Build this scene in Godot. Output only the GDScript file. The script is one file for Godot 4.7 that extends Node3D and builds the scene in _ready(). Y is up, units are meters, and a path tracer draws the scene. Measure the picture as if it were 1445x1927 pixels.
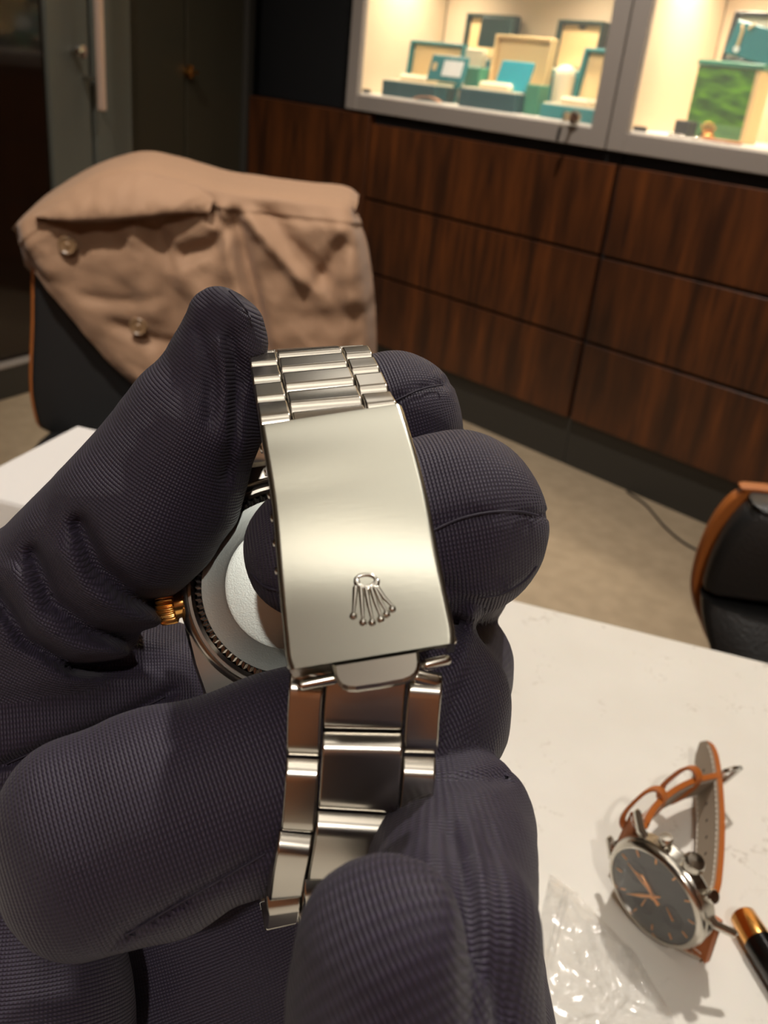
extends Node3D
# A watch shop: a gloved hand holds up a steel bracelet watch over a marble table; display cabinets behind.

const FPX := 1726.0
var CB: Basis
var CP := Vector3(0, 1.02, 0)
var M := {}
var used_names := {}

# ---------------------------------------------------------------- geometry helpers
func ray(x: float, y: float) -> Vector3:
	return CB * Vector3((x - 722.5) / FPX, -(y - 963.5) / FPX, -1.0)
func at(x: float, y: float, d: float) -> Vector3:
	return CP + ray(x, y) * d
func on_y(x: float, y: float, h: float) -> Vector3:
	var r := ray(x, y)
	return CP + r * ((h - CP.y) / r.y)
func on_z(x: float, y: float, z: float) -> Vector3:
	var r := ray(x, y)
	return CP + r * ((z - CP.z) / r.z)

class Mb:
	var v := PackedVector3Array()
	var n := PackedVector3Array()
	var uv := PackedVector2Array()
	var i := PackedInt32Array()
	func vert(p: Vector3, nn: Vector3, u := Vector2.ZERO) -> int:
		v.append(p); n.append(nn); uv.append(u)
		return v.size() - 1
	func tri(a: int, b: int, c: int) -> void:
		if (v[b] - v[a]).cross(v[c] - v[a]).dot(n[a] + n[b] + n[c]) > 0.0:
			i.append_array([a, c, b])
		else:
			i.append_array([a, b, c])
	func face(pts: Array, nn: Vector3, uvs := []) -> void:
		var k := v.size()
		for j in pts.size():
			vert(pts[j], nn, uvs[j] if uvs.size() else Vector2.ZERO)
		for j in range(1, pts.size() - 1):
			tri(k, k + j, k + j + 1)
	# chamfered box
	func cbox(c: Vector3, s: Vector3, b := 0.002, B := Basis()) -> void:
		var h := s / 2.0
		b = minf(b, minf(h.x, minf(h.y, h.z)) * 0.98)
		var ax := [Vector3(1, 0, 0), Vector3(0, 1, 0), Vector3(0, 0, 1)]
		for k in 3:
			var u: Vector3 = ax[(k + 1) % 3]
			var w: Vector3 = ax[(k + 2) % 3]
			var hu: float = h[(k + 1) % 3] - b
			var hw: float = h[(k + 2) % 3] - b
			for sg in [-1.0, 1.0]:
				var o: Vector3 = ax[k] * (h[k] * sg)
				face([c + B * (o + u * hu + w * hw), c + B * (o - u * hu + w * hw), c + B * (o - u * hu - w * hw), c + B * (o + u * hu - w * hw)], B * (ax[k] * sg), [Vector2(1, 1), Vector2(0, 1), Vector2(0, 0), Vector2(1, 0)])
			for su in [-1.0, 1.0]:
				for sw in [-1.0, 1.0]:
					var hk: float = h[k] - b
					var e1: Vector3 = u * (h[(k + 1) % 3] * su) + w * (hw * sw)
					var e2: Vector3 = u * (hu * su) + w * (h[(k + 2) % 3] * sw)
					face([c + B * (e1 + ax[k] * hk), c + B * (e1 - ax[k] * hk), c + B * (e2 - ax[k] * hk), c + B * (e2 + ax[k] * hk)], B * ((u * su + w * sw).normalized()))
		for sx in [-1.0, 1.0]:
			for sy in [-1.0, 1.0]:
				for sz in [-1.0, 1.0]:
					face([c + B * Vector3(sx * h.x, sy * (h.y - b), sz * (h.z - b)), c + B * Vector3(sx * (h.x - b), sy * h.y, sz * (h.z - b)), c + B * Vector3(sx * (h.x - b), sy * (h.y - b), sz * h.z)], B * Vector3(sx, sy, sz).normalized())
	# profile (r, y) bottom to top on the outside
	func lathe(prof: Array, seg: int, xf := Transform3D(), sharp := 35.0, ripple := 0.0, waves := 0) -> void:
		var m := prof.size()
		var nr := []
		for k in m - 1:
			var d: Vector2 = prof[k + 1] - prof[k]
			nr.append(Vector2(d.y, -d.x).normalized())
		for k in m - 1:
			var n0: Vector2 = nr[k]
			var n1: Vector2 = nr[k]
			if k > 0 and rad_to_deg(absf(nr[k - 1].angle_to(nr[k]))) < sharp: n0 = (nr[k - 1] + nr[k]).normalized()
			if k < m - 2 and rad_to_deg(absf(nr[k + 1].angle_to(nr[k]))) < sharp: n1 = (nr[k + 1] + nr[k]).normalized()
			var base := v.size()
			for j in seg + 1:
				var t := TAU * j / seg
				var cs := cos(t)
				var sn := sin(t)
				for q in 2:
					var p: Vector2 = prof[k + q]
					var nn: Vector2 = n0 if q == 0 else n1
					var rr := p.x
					var tang := 0.0
					if waves > 0 and p.x > 0.0:
						rr += ripple * cos(waves * t)
						tang = ripple * waves * sin(waves * t) / maxf(p.x, 1e-6)
					var no := Vector3(nn.x * cs, nn.y, nn.x * sn)
					if waves > 0: no = (no + Vector3(-sn, 0, cs) * tang * nn.x).normalized()
					vert(xf * Vector3(rr * cs, p.y, rr * sn), (xf.basis * no).normalized(), Vector2(float(j) / seg, float(k + q) / m))
			for j in seg:
				var a := base + j * 2
				tri(a, a + 1, a + 3)
				tri(a, a + 3, a + 2)
	# rows of points -> smooth surface; out: +1/-1 chooses the side of the normals
	func grid(rows: Array, out := 1.0, closed_u := false, us := 1.0, vs := 1.0) -> void:
		var R := rows.size()
		var Cn: int = rows[0].size()
		var base := v.size()
		for r in R:
			for c in Cn:
				var c0 := c - 1
				var c1 := c + 1
				if closed_u:
					c0 = (c - 1 + Cn - (1 if c == 0 else 0)) % Cn
					c1 = (c + 1 + (1 if c == Cn - 1 else 0)) % Cn
				else:
					c0 = maxi(c0, 0)
					c1 = mini(c1, Cn - 1)
				var r0 := maxi(r - 1, 0)
				var r1 := mini(r + 1, R - 1)
				var tu: Vector3 = rows[r][c1] - rows[r][c0]
				var tv: Vector3 = rows[r1][c] - rows[r0][c]
				var no := tu.cross(tv)
				no = (no.normalized() if no.length() > 1e-14 else Vector3.UP) * out
				vert(rows[r][c], no, Vector2(us * c / (Cn - 1), vs * r / (R - 1)))
		for r in R - 1:
			for c in Cn - 1:
				var a := base + r * Cn + c
				tri(a, a + 1, a + Cn + 1)
				tri(a, a + Cn + 1, a + Cn)
	# closed section (points+normals in x,y) swept along transforms
	func sweep(frames: Array, sec: Array, nor: Array, caps := true, vlen := 1.0, tilt := []) -> void:
		var S := sec.size()
		var base := v.size()
		for f in frames.size():
			var xf: Transform3D = frames[f]
			for s in S + 1:
				var p: Vector2 = sec[s % S]
				var q: Vector2 = nor[s % S]
				vert(xf * Vector3(p.x, p.y, 0), ((xf.basis.inverse().transposed() * Vector3(q.x, q.y, 0)).normalized() - (xf.basis.z * (tilt[f] * maxf(q.y, 0.0)) if tilt.size() else Vector3.ZERO)).normalized(), Vector2(float(s) / S, vlen * f / (frames.size() - 1)))
		for f in frames.size() - 1:
			for s in S:
				var a := base + f * (S + 1) + s
				tri(a, a + 1, a + S + 2)
				tri(a, a + S + 2, a + S + 1)
		if caps:
			for e in 2:
				var xf: Transform3D = frames[0] if e == 0 else frames[frames.size() - 1]
				var nx: Transform3D = frames[1] if e == 0 else frames[frames.size() - 2]
				var no := (xf.origin - nx.origin).normalized()
				var pts := []
				for s in S:
					pts.append(xf * Vector3(sec[s].x, sec[s].y, 0))
				face(pts, no)
	func tube(path: Array, radii, seg := 10, round_caps := true) -> void:
		var P := []
		var Rr := []
		for k in path.size():
			P.append(path[k])
			Rr.append(radii[k] if radii is Array else radii)
		if round_caps:
			var d0: Vector3 = (P[0] - P[1]).normalized()
			var d1: Vector3 = (P[-1] - P[-2]).normalized()
			var r0: float = Rr[0]
			var r1: float = Rr[-1]
			var p0: Vector3 = P[0]
			var p1: Vector3 = P[-1]
			P = [p0 + d0 * r0, p0 + d0 * r0 * 0.9, p0 + d0 * r0 * 0.6] + P + [p1 + d1 * r1 * 0.6, p1 + d1 * r1 * 0.9, p1 + d1 * r1]
			Rr = [r0 * 0.02, r0 * 0.44, r0 * 0.8] + Rr + [r1 * 0.8, r1 * 0.44, r1 * 0.02]
		var up := Vector3(0.31, 0.83, 0.46).normalized()
		var base := v.size()
		var len := 0.0
		for k in P.size():
			var t: Vector3 = (P[mini(k + 1, P.size() - 1)] - P[maxi(k - 1, 0)]).normalized()
			up = (up - t * up.dot(t))
			up = up.normalized() if up.length() > 1e-4 else t.cross(Vector3(1, 0, 0)).normalized()
			var sd := t.cross(up)
			if k > 0: len += P[k].distance_to(P[k - 1])
			var slope := 0.0
			if k > 0 and k < P.size() - 1:
				slope = -(Rr[k + 1] - Rr[k - 1]) / maxf(P[k + 1].distance_to(P[k - 1]), 1e-6)
			elif round_caps: slope = -8.0 if k == 0 else 8.0
			for s in seg + 1:
				var a := TAU * s / seg
				var dir := up * cos(a) + sd * sin(a)
				vert(P[k] + dir * Rr[k], (dir + t * clampf(slope, -8, 8)).normalized(), Vector2(float(s) / seg, len))
		for k in P.size() - 1:
			for s in seg:
				var a := base + k * (seg + 1) + s
				tri(a, a + 1, a + seg + 2)
				tri(a, a + seg + 2, a + seg + 1)
		if not round_caps:
			for e in 2:
				var kk := 0 if e == 0 else P.size() - 1
				var no: Vector3 = (P[0] - P[1]).normalized() if e == 0 else (P[-1] - P[-2]).normalized()
				var pts := []
				for s in seg:
					pts.append(v[base + kk * (seg + 1) + s])
				face(pts, no)
	# polygon (x,y) extruded along z with a chamfer
	func prism(poly: Array, z0: float, z1: float, xf := Transform3D(), bev := 0.0) -> void:
		var S := poly.size()
		var area := 0.0
		for k in S:
			area += poly[k].cross(poly[(k + 1) % S])
		var sg := 1.0 if area > 0 else -1.0
		var inner := []
		for k in S:
			var d0: Vector2 = (poly[k] - poly[(k + S - 1) % S]).normalized()
			var d1: Vector2 = (poly[(k + 1) % S] - poly[k]).normalized()
			var n0 := Vector2(d0.y, -d0.x) * sg
			var n1 := Vector2(d1.y, -d1.x) * sg
			var b := (n0 + n1)
			b = b / maxf(b.length_squared(), 0.3) * 2.0
			inner.append(poly[k] - b * bev)
		var pp := PackedVector2Array(inner)
		var tr := Geometry2D.triangulate_polygon(pp)
		for e in 2:
			var z := z1 if e == 1 else z0
			var no := (xf.basis * Vector3(0, 0, 1 if e == 1 else -1)).normalized()
			var k0 := v.size()
			for k in S:
				vert(xf * Vector3(inner[k].x, inner[k].y, z), no, inner[k])
			for k in range(0, tr.size(), 3):
				tri(k0 + tr[k], k0 + tr[k + 1], k0 + tr[k + 2])
		var zb := bev * signf(z1 - z0)
		for k in S:
			var q := (k + 1) % S
			var d: Vector2 = (poly[q] - poly[k]).normalized()
			var no2 := Vector2(d.y, -d.x) * sg
			var no := (xf.basis * Vector3(no2.x, no2.y, 0)).normalized()
			face([xf * Vector3(poly[k].x, poly[k].y, z0 + zb), xf * Vector3(poly[q].x, poly[q].y, z0 + zb), xf * Vector3(poly[q].x, poly[q].y, z1 - zb), xf * Vector3(poly[k].x, poly[k].y, z1 - zb)], no)
			if bev > 0.0:
				var up := (xf.basis * Vector3(0, 0, signf(z1 - z0))).normalized()
				face([xf * Vector3(poly[k].x, poly[k].y, z1 - zb), xf * Vector3(poly[q].x, poly[q].y, z1 - zb), xf * Vector3(inner[q].x, inner[q].y, z1), xf * Vector3(inner[k].x, inner[k].y, z1)], (no + up).normalized())
				face([xf * Vector3(poly[k].x, poly[k].y, z0 + zb), xf * Vector3(poly[q].x, poly[q].y, z0 + zb), xf * Vector3(inner[q].x, inner[q].y, z0), xf * Vector3(inner[k].x, inner[k].y, z0)], (no - up).normalized())
	func mesh(shift := Vector3.ZERO) -> ArrayMesh:
		if shift != Vector3.ZERO:
			for k in v.size():
				v[k] -= shift
		var a := []
		a.resize(Mesh.ARRAY_MAX)
		a[Mesh.ARRAY_VERTEX] = v
		a[Mesh.ARRAY_NORMAL] = n
		a[Mesh.ARRAY_TEX_UV] = uv
		a[Mesh.ARRAY_INDEX] = i
		var m := ArrayMesh.new()
		m.add_surface_from_arrays(Mesh.PRIMITIVE_TRIANGLES, a)
		return m

static func rrect(w: float, h: float, r: float, k := 3) -> Array:
	var pts := []
	var nor := []
	var cs := [Vector2(w / 2 - r, h / 2 - r), Vector2(-w / 2 + r, h / 2 - r), Vector2(-w / 2 + r, -h / 2 + r), Vector2(w / 2 - r, -h / 2 + r)]
	for q in 4:
		for j in k + 1:
			var a := PI / 2 * (q + float(j) / k)
			pts.append(cs[q] + Vector2(cos(a), sin(a)) * r)
			nor.append(Vector2(cos(a), sin(a)))
	return [pts, nor]

func spline(P: Array, t: float):   # Catmull-Rom over t in 0..P.size()-1
	var n := P.size() - 1
	var k := clampi(int(floor(t)), 0, n - 1)
	var f := t - k
	var a = P[maxi(k - 1, 0)]
	var b = P[k]
	var c = P[k + 1]
	var d = P[mini(k + 2, n)]
	if k == 0: a = b * 2.0 - c
	if k + 2 > n: d = c * 2.0 - b
	return (b * 2.0 + (c - a) * f + (a * 2.0 - b * 5.0 + c * 4.0 - d) * f * f + (b * 3.0 - a - c * 3.0 + d) * f * f * f) * 0.5

# ---------------------------------------------------------------- scene-tree helpers
func numbered(called: String) -> String:
	var k: int = used_names.get(called, 0)
	used_names[called] = k + 1
	return called if k == 0 else "%s_%03d" % [called, k]
func thing(called: String, label: String, category: String, where := Vector3.ZERO, group := "", B := Basis()) -> Node3D:
	var o := Node3D.new()
	o.name = numbered(called)
	add_child(o, true)
	o.transform = Transform3D(B, where)
	o.set_meta("label", label)
	o.set_meta("category", category)
	if group: o.set_meta("group", group)
	return o
# commit world-space geometry as a child of parent (parents carry translation only unless local is true)
func part(called: String, mb: Mb, mat: Material, parent: Node3D, local := false) -> MeshInstance3D:
	var o := MeshInstance3D.new()
	o.name = called
	var shift := Vector3.ZERO
	if not local:
		var p: Node = parent
		while p != self:
			shift += p.position
			p = p.get_parent()
	o.mesh = mb.mesh(shift)
	o.material_override = mat
	o.cast_shadow = GeometryInstance3D.SHADOW_CASTING_SETTING_ON
	parent.add_child(o, true)
	return o
func struct(called: String, mb: Mb, mat: Material, parent: Node3D = null) -> MeshInstance3D:
	var o := part(called, mb, mat, parent if parent else self)
	if parent == null:
		o.set_meta("kind", "structure")
	return o
func single(called: String, mb: Mb, mat: Material, label: String, category: String, group := "", where := Vector3.ZERO) -> MeshInstance3D:
	var o := MeshInstance3D.new()
	o.name = numbered(called)
	add_child(o, true)
	o.position = where
	o.mesh = mb.mesh(where)
	o.material_override = mat
	o.set_meta("label", label)
	o.set_meta("category", category)
	if group: o.set_meta("group", group)
	return o

# ---------------------------------------------------------------- materials
func tex(img: Image) -> ImageTexture:
	return ImageTexture.create_from_image(img)
func noise(sd: int, freq: float, oct := 4) -> FastNoiseLite:
	var n := FastNoiseLite.new()
	n.seed = sd
	n.frequency = freq
	n.noise_type = FastNoiseLite.TYPE_SIMPLEX_SMOOTH
	n.fractal_octaves = oct
	return n
func paint(w: int, h: int, f: Callable) -> ImageTexture:
	var img := Image.create(w, h, false, Image.FORMAT_RGB8)
	for y in h:
		for x in w:
			img.set_pixel(x, y, f.call(x, y))
	return tex(img)
func mat(c: Color, rough := 0.6, metal := 0.0) -> StandardMaterial3D:
	var m := StandardMaterial3D.new()
	m.albedo_color = c
	m.roughness = rough
	m.metallic = metal
	return m
func tri_map(m: StandardMaterial3D, scale: Vector3, world := true) -> void:
	m.uv1_triplanar = true
	m.uv1_world_triplanar = world
	m.uv1_scale = scale
func bump(m: StandardMaterial3D, t: Texture2D, cm: float) -> void:
	m.heightmap_enabled = true
	m.heightmap_texture = t
	m.heightmap_scale = cm
func glow(c: Color, e: float) -> StandardMaterial3D:
	var m := mat(Color(0.9, 0.9, 0.9), 0.4)
	m.emission_enabled = true
	m.emission = c
	m.emission_energy_multiplier = e
	return m

func make_materials() -> void:
	# dark walnut with upright grain
	var n1 := noise(3, 0.02, 4)
	var n2 := noise(5, 0.008, 3)
	var n3 := noise(9, 0.12, 3)
	var n4 := noise(12, 0.5, 2)
	var walnut := paint(512, 512, func(x, y):
		var px := 512.0 - absf(x - 256.0) * 2.0
		var g := n1.get_noise_2d(px * 1.0, y * 0.12) * 0.5 + 0.5
		var streak := n3.get_noise_2d(px, y * 0.03) * 0.5 + 0.5
		var patch := n2.get_noise_2d(px * 1.3, y * 0.5) * 0.5 + 0.5
		var knot := smoothstep(0.62, 0.9, n1.get_noise_2d(px * 1.6 + 700, y * 0.3) * 0.5 + 0.5)
		var t := clampf(0.15 + 0.45 * g + 0.22 * (streak - 0.5) + 0.75 * (patch - 0.5) + 0.06 * n4.get_noise_2d(px, y * 0.05), 0, 1)
		var c := Color(0.15, 0.072, 0.025).lerp(Color(0.46, 0.245, 0.09), t)
		return c.lerp(Color(0.12, 0.055, 0.028), knot * 0.75))
	M.oak = mat(Color(0.60, 0.40, 0.27), 0.55)
	M.walnut = mat(Color(1, 1, 1), 0.42)
	M.walnut.albedo_texture = walnut
	tri_map(M.walnut, Vector3(1.1, 0.9, 1.1))
	# marble-look laminate
	var mv := noise(21, 0.006, 5)
	var mw := noise(22, 0.012, 4)
	var marble := paint(768, 768, func(x, y):
		var fx: float = absf(x - 384.0) * 2.0
		var fy: float = absf(y - 384.0) * 2.0
		var w := mw.get_noise_2d(fx, fy) * 60.0
		var a := absf(mv.get_noise_2d(fx * 0.8 + fy * 0.5 + w, fy * 0.7 - fx * 0.3 + w))
		var vein := pow(1.0 - smoothstep(0.0, 0.035, a), 2.0) * smoothstep(0.0, 0.35, mw.get_noise_2d(fx * 0.6 + 400, fy * 0.6))
		var cloud := mw.get_noise_2d(fx * 0.5, fy * 0.5 + 900) * 0.5 + 0.5
		var c := Color(0.89, 0.875, 0.84).lerp(Color(0.86, 0.84, 0.80), cloud)
		return c.lerp(Color(0.66, 0.62, 0.57), vein * 0.55))
	M.marble = mat(Color(1, 1, 1), 0.38)
	M.marble.albedo_texture = marble
	tri_map(M.marble, Vector3(1.9, 1.9, 1.9))
	# sanded floor
	var fl := noise(31, 0.02, 5)
	var fl2 := noise(32, 0.2, 3)
	var floor_t := paint(512, 512, func(x, y):
		var fx: float = absf(x - 256.0) * 2.0
		var fy: float = absf(y - 256.0) * 2.0
		var t := fl.get_noise_2d(fx, fy) * 0.5 + 0.5 + 0.12 * fl2.get_noise_2d(fx, fy)
		return Color(0.52, 0.455, 0.365).lerp(Color(0.60, 0.53, 0.435), clampf(t, 0, 1)))
	M.floor = mat(Color(1, 1, 1), 0.6)
	M.floor.albedo_texture = floor_t
	tri_map(M.floor, Vector3(0.8, 0.8, 0.8))
	# knitted glove: rows of V stitches
	var kn := noise(41, 0.05, 3)
	var knit_h := paint(256, 256, func(x, y):
		var u: float = fposmod(x / 32.0, 1.0)
		var w: float = fposmod(y / 32.0 + 0.22 * absf(u - 0.5), 1.0)
		var rib := pow(sin(PI * w), 0.7)
		var st := 0.5 + 0.5 * cos(TAU * (u - 0.5))
		var h := clampf(rib * (0.70 + 0.30 * st), 0, 1)
		return Color(h, h, h))
	var knit_c := paint(256, 256, func(x, y):
		var u: float = fposmod(x / 32.0, 1.0)
		var w: float = fposmod(y / 32.0 + 0.22 * absf(u - 0.5), 1.0)
		var k := kn.get_noise_2d(absf(x - 128.0) * 3.0, absf(y - 128.0) * 3.0)
		var c := Color(0.135, 0.11, 0.195).lerp(Color(0.165, 0.13, 0.175), clampf(0.5 + k * 1.4, 0, 1))
		var fleck := pow(sin(PI * w), 2.0) * pow(0.5 + 0.5 * cos(TAU * (u - 0.5)), 1.5)
		return c.lerp(Color(0.31, 0.27, 0.37), fleck * 0.55))
	M.knit = mat(Color(1, 1, 1), 0.62)
	M.knit.albedo_texture = knit_c
	bump(M.knit, knit_h, 0.016)
	M.knit.rim_enabled = true
	M.knit.rim = 0.12
	M.knit.rim_tint = 0.6
	M.knit.uv1_scale = Vector3(1, 1, 1)
	M.seam = mat(Color(0.15, 0.125, 0.185), 0.7)
	M.seam.rim_enabled = true
	M.seam.rim = 0.12
	M.sleeve = mat(Color(0.07, 0.07, 0.08), 0.85)
	# coat cotton
	var cw := noise(51, 0.25, 3)
	var weave := paint(128, 128, func(x, y):
		var h: float = 0.5 + 0.25 * sin(TAU * x / 4.0) * sin(TAU * y / 4.0) + 0.2 * cw.get_noise_2d(absf(x - 64.0) * 2.0, absf(y - 64.0) * 2.0)
		return Color(h, h, h))
	var coat_n := noise(52, 0.012, 4)
	var coat_t := paint(256, 256, func(x, y):
		var t := coat_n.get_noise_2d(absf(x - 128.0) * 2.0, absf(y - 128.0) * 2.0) * 0.5 + 0.5
		return Color(0.575, 0.445, 0.34).lerp(Color(0.61, 0.475, 0.365), t))
	M.coat = mat(Color(1, 1, 1), 0.75)
	M.coat.albedo_texture = coat_t
	bump(M.coat, weave, 0.02)
	M.coat.uv1_scale = Vector3(6, 6, 6)
	M.coat.rim_enabled = true
	M.coat.rim = 0.25
	M.coat_button = mat(Color(0.50, 0.39, 0.28), 0.35)
	# leather
	var lh := noise(61, 0.09, 4)
	var leather_h := paint(256, 256, func(x, y):
		var h := lh.get_noise_2d(absf(x - 128.0) * 2.0, absf(y - 128.0) * 2.0) * 0.5 + 0.5
		return Color(h, h, h))
	M.black_leather = mat(Color(0.125, 0.125, 0.125), 0.42)
	bump(M.black_leather, leather_h, 0.05)
	tri_map(M.black_leather, Vector3(9, 9, 9))
	M.bentwood = mat(Color(0.66, 0.38, 0.17), 0.4)
	M.chrome = mat(Color(0.80, 0.79, 0.77), 0.18, 1.0)
	M.dark_metal = mat(Color(0.10, 0.10, 0.10), 0.45, 0.6)
	# watch steel
	var br := noise(71, 0.02, 3)
	var brush_h := paint(256, 256, func(x, y):
		var h := br.get_noise_2d(absf(x - 128.0) * 40.0, absf(y - 128.0) * 1.2) * 0.5 + 0.5
		return Color(h, h, h))
	M.brushed = mat(Color(0.77, 0.77, 0.725), 0.25, 1.0)
	bump(M.brushed, brush_h, 0.0004)
	M.brushed.uv1_scale = Vector3(3, 3, 3)
	M.polished = mat(Color(0.80, 0.78, 0.74), 0.2, 1.0)
	M.satin = mat(Color(0.74, 0.72, 0.68), 0.24, 1.0)
	var grain := noise(73, 0.6, 3)
	var grain_h := paint(256, 256, func(x, y):
		var h := grain.get_noise_2d(absf(x - 128.0) * 2.0, absf(y - 128.0) * 2.0) * 0.5 + 0.5
		return Color(h, h, h))
	M.case_back = mat(Color(0.83, 0.86, 0.84), 0.42, 1.0)
	bump(M.case_back, grain_h, 0.004)
	tri_map(M.case_back, Vector3(60, 60, 60), false)
	M.gold = mat(Color(0.95, 0.71, 0.40), 0.22, 1.0)
	M.rose_gold = mat(Color(0.93, 0.66, 0.42), 0.3, 0.85)
	M.emblem = mat(Color(0.80, 0.79, 0.75), 0.24, 1.0)
	# chronograph
	M.dial = mat(Color(0.20, 0.205, 0.205), 0.35)
	M.subdial = mat(Color(0.17, 0.172, 0.172), 0.4)
	M.tan_leather = mat(Color(0.66, 0.36, 0.13), 0.45)
	bump(M.tan_leather, leather_h, 0.01)
	tri_map(M.tan_leather, Vector3(50, 50, 50), false)
	M.lining = mat(Color(0.62, 0.56, 0.49), 0.85)
	M.thread = mat(Color(0.88, 0.85, 0.80), 0.8)
	M.hole = mat(Color(0.08, 0.07, 0.06), 0.9)
	M.crystal = mat(Color(1, 1, 1, 0.05), 0.02)
	M.crystal.transparency = BaseMaterial3D.TRANSPARENCY_ALPHA
	M.pane = mat(Color(0.96, 0.98, 0.97, 0.05), 0.03)
	M.pane.transparency = BaseMaterial3D.TRANSPARENCY_ALPHA
	M.film = mat(Color(0.97, 0.96, 0.94, 0.10), 0.14)
	M.film.transparency = BaseMaterial3D.TRANSPARENCY_ALPHA
	# room
	M.cabinet_grey = mat(Color(0.52, 0.485, 0.455), 0.5)
	M.cabinet_inside = mat(Color(0.84, 0.76, 0.64), 0.7)
	M.shelf_white = mat(Color(0.92, 0.89, 0.84), 0.5)
	M.plinth = mat(Color(0.18, 0.17, 0.15), 0.5)
	M.gap = mat(Color(0.05, 0.035, 0.028), 0.8)
	M.black_wall = mat(Color(0.035, 0.037, 0.045), 0.6)
	M.olive = mat(Color(0.21, 0.195, 0.15), 0.35)
	M.frame_green = mat(Color(0.36, 0.365, 0.335), 0.45)
	M.brown_glass = mat(Color(0.11, 0.065, 0.035), 0.08)
	M.handle_bar = mat(Color(0.80, 0.70, 0.63), 0.35, 0.3)
	M.ceiling = mat(Color(0.88, 0.87, 0.85), 0.8)
	M.wall = mat(Color(0.42, 0.38, 0.33), 0.8)
	M.white_card = mat(Color(0.90, 0.885, 0.87), 0.6)
	M.white_side = mat(Color(0.86, 0.85, 0.83), 0.6)
	# boxes
	M.teal = mat(Color(0.0, 0.46, 0.47), 0.5)
	M.teal_dark = mat(Color(0.0, 0.25, 0.27), 0.5)
	M.teal_bright = mat(Color(0.02, 0.60, 0.66), 0.55)
	M.green_box = mat(Color(0.20, 0.50, 0.38), 0.5)
	M.green_dark = mat(Color(0.06, 0.20, 0.17), 0.45)
	M.cream = mat(Color(0.86, 0.74, 0.52), 0.65)
	M.cream_light = mat(Color(0.93, 0.87, 0.74), 0.65)
	M.label_white = mat(Color(0.93, 0.93, 0.90), 0.6)
	var gn := noise(81, 0.02, 4)
	var print_t := paint(128, 128, func(x, y):
		var t := gn.get_noise_2d(x * 0.7, y * 2.2) * 0.5 + 0.5
		var c := Color(0.14, 0.30, 0.02).lerp(Color(0.40, 0.66, 0.06), clampf((t - 0.25) * 1.8, 0, 1))
		if y > 100: c = c.lerp(Color(0.38, 0.56, 0.40), 0.75)
		return c)
	M.green_print = mat(Color(1, 1, 1), 0.4)
	M.green_print.albedo_texture = print_t
	M.tan_wood = mat(Color(0.66, 0.45, 0.30), 0.5)
	M.ink = mat(Color(0.06, 0.06, 0.065), 0.3)
	M.black_gloss = mat(Color(0.03, 0.03, 0.032), 0.12)
	M.cable = mat(Color(0.16, 0.13, 0.11), 0.6)

# ---------------------------------------------------------------- the place
func _ready() -> void:
	var dn := Vector3(-389, -3537, -FPX).normalized()
	var v1 := Vector3(-1912, 1053, -FPX).normalized()
	var Y := -dn
	var X := -v1
	X = (X - Y * X.dot(Y)).normalized()
	var Z := X.cross(Y)
	CB = Basis(Vector3(X.x, Y.x, Z.x), Vector3(X.y, Y.y, Z.y), Vector3(X.z, Y.z, Z.z))
	var cam := Camera3D.new()
	cam.name = "camera"
	cam.transform = Transform3D(CB, CP)
	cam.keep_aspect = Camera3D.KEEP_HEIGHT
	cam.near = 0.01
	cam.far = 50.0
	var ca := CameraAttributesPhysical.new()
	ca.frustum_focal_length = 26.0
	ca.exposure_aperture = 33.0
	ca.frustum_focus_distance = 0.132
	cam.attributes = ca
	cam.fov = rad_to_deg(2.0 * atan(963.5 / FPX))
	add_child(cam)
	var env := Environment.new()
	env.background_mode = Environment.BG_COLOR
	env.background_color = Color(0, 0, 0)
	env.tonemap_mode = Environment.TONE_MAPPER_LINEAR
	env.tonemap_exposure = 1.0
	env.sdfgi_enabled = true
	env.ssao_enabled = true
	env.ssil_enabled = true
	var we := WorldEnvironment.new()
	we.name = "world_environment"
	we.environment = env
	add_child(we)
	cam.fov = rad_to_deg(2.0 * atan(963.5 / FPX))
	make_materials()
	ceiling_lights()
	room()
	base_cabinets()
	display_cabinet(-2.466, -1.446, "grey framed glass display cabinet with many teal watch boxes", 0)
	display_cabinet(-1.440, -0.42, "grey framed glass display cabinet holding the green picture box", 1)
	left_wall()
	display_contents()
	table()
	chairs()
	coat()
	white_box()
	held_watch()
	gloved_hand()
	chronograph()
	bag()
	pen()
	floor_cable()

func spot(parent: Node3D, p: Vector3, to: Vector3, e: float, ang: float, size: float, c: Color) -> void:
	var l := SpotLight3D.new()
	l.name = "spot_light"
	l.light_energy = e
	l.light_color = c
	l.spot_angle = ang
	l.spot_range = 8.0
	l.spot_attenuation = 2.0
	l.light_size = size
	l.shadow_enabled = true
	parent.add_child(l, true)
	var d := (to - p).normalized()
	l.global_transform = Transform3D(Basis.looking_at(d, Vector3.UP if absf(d.y) < 0.95 else Vector3.RIGHT), p)

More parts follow.
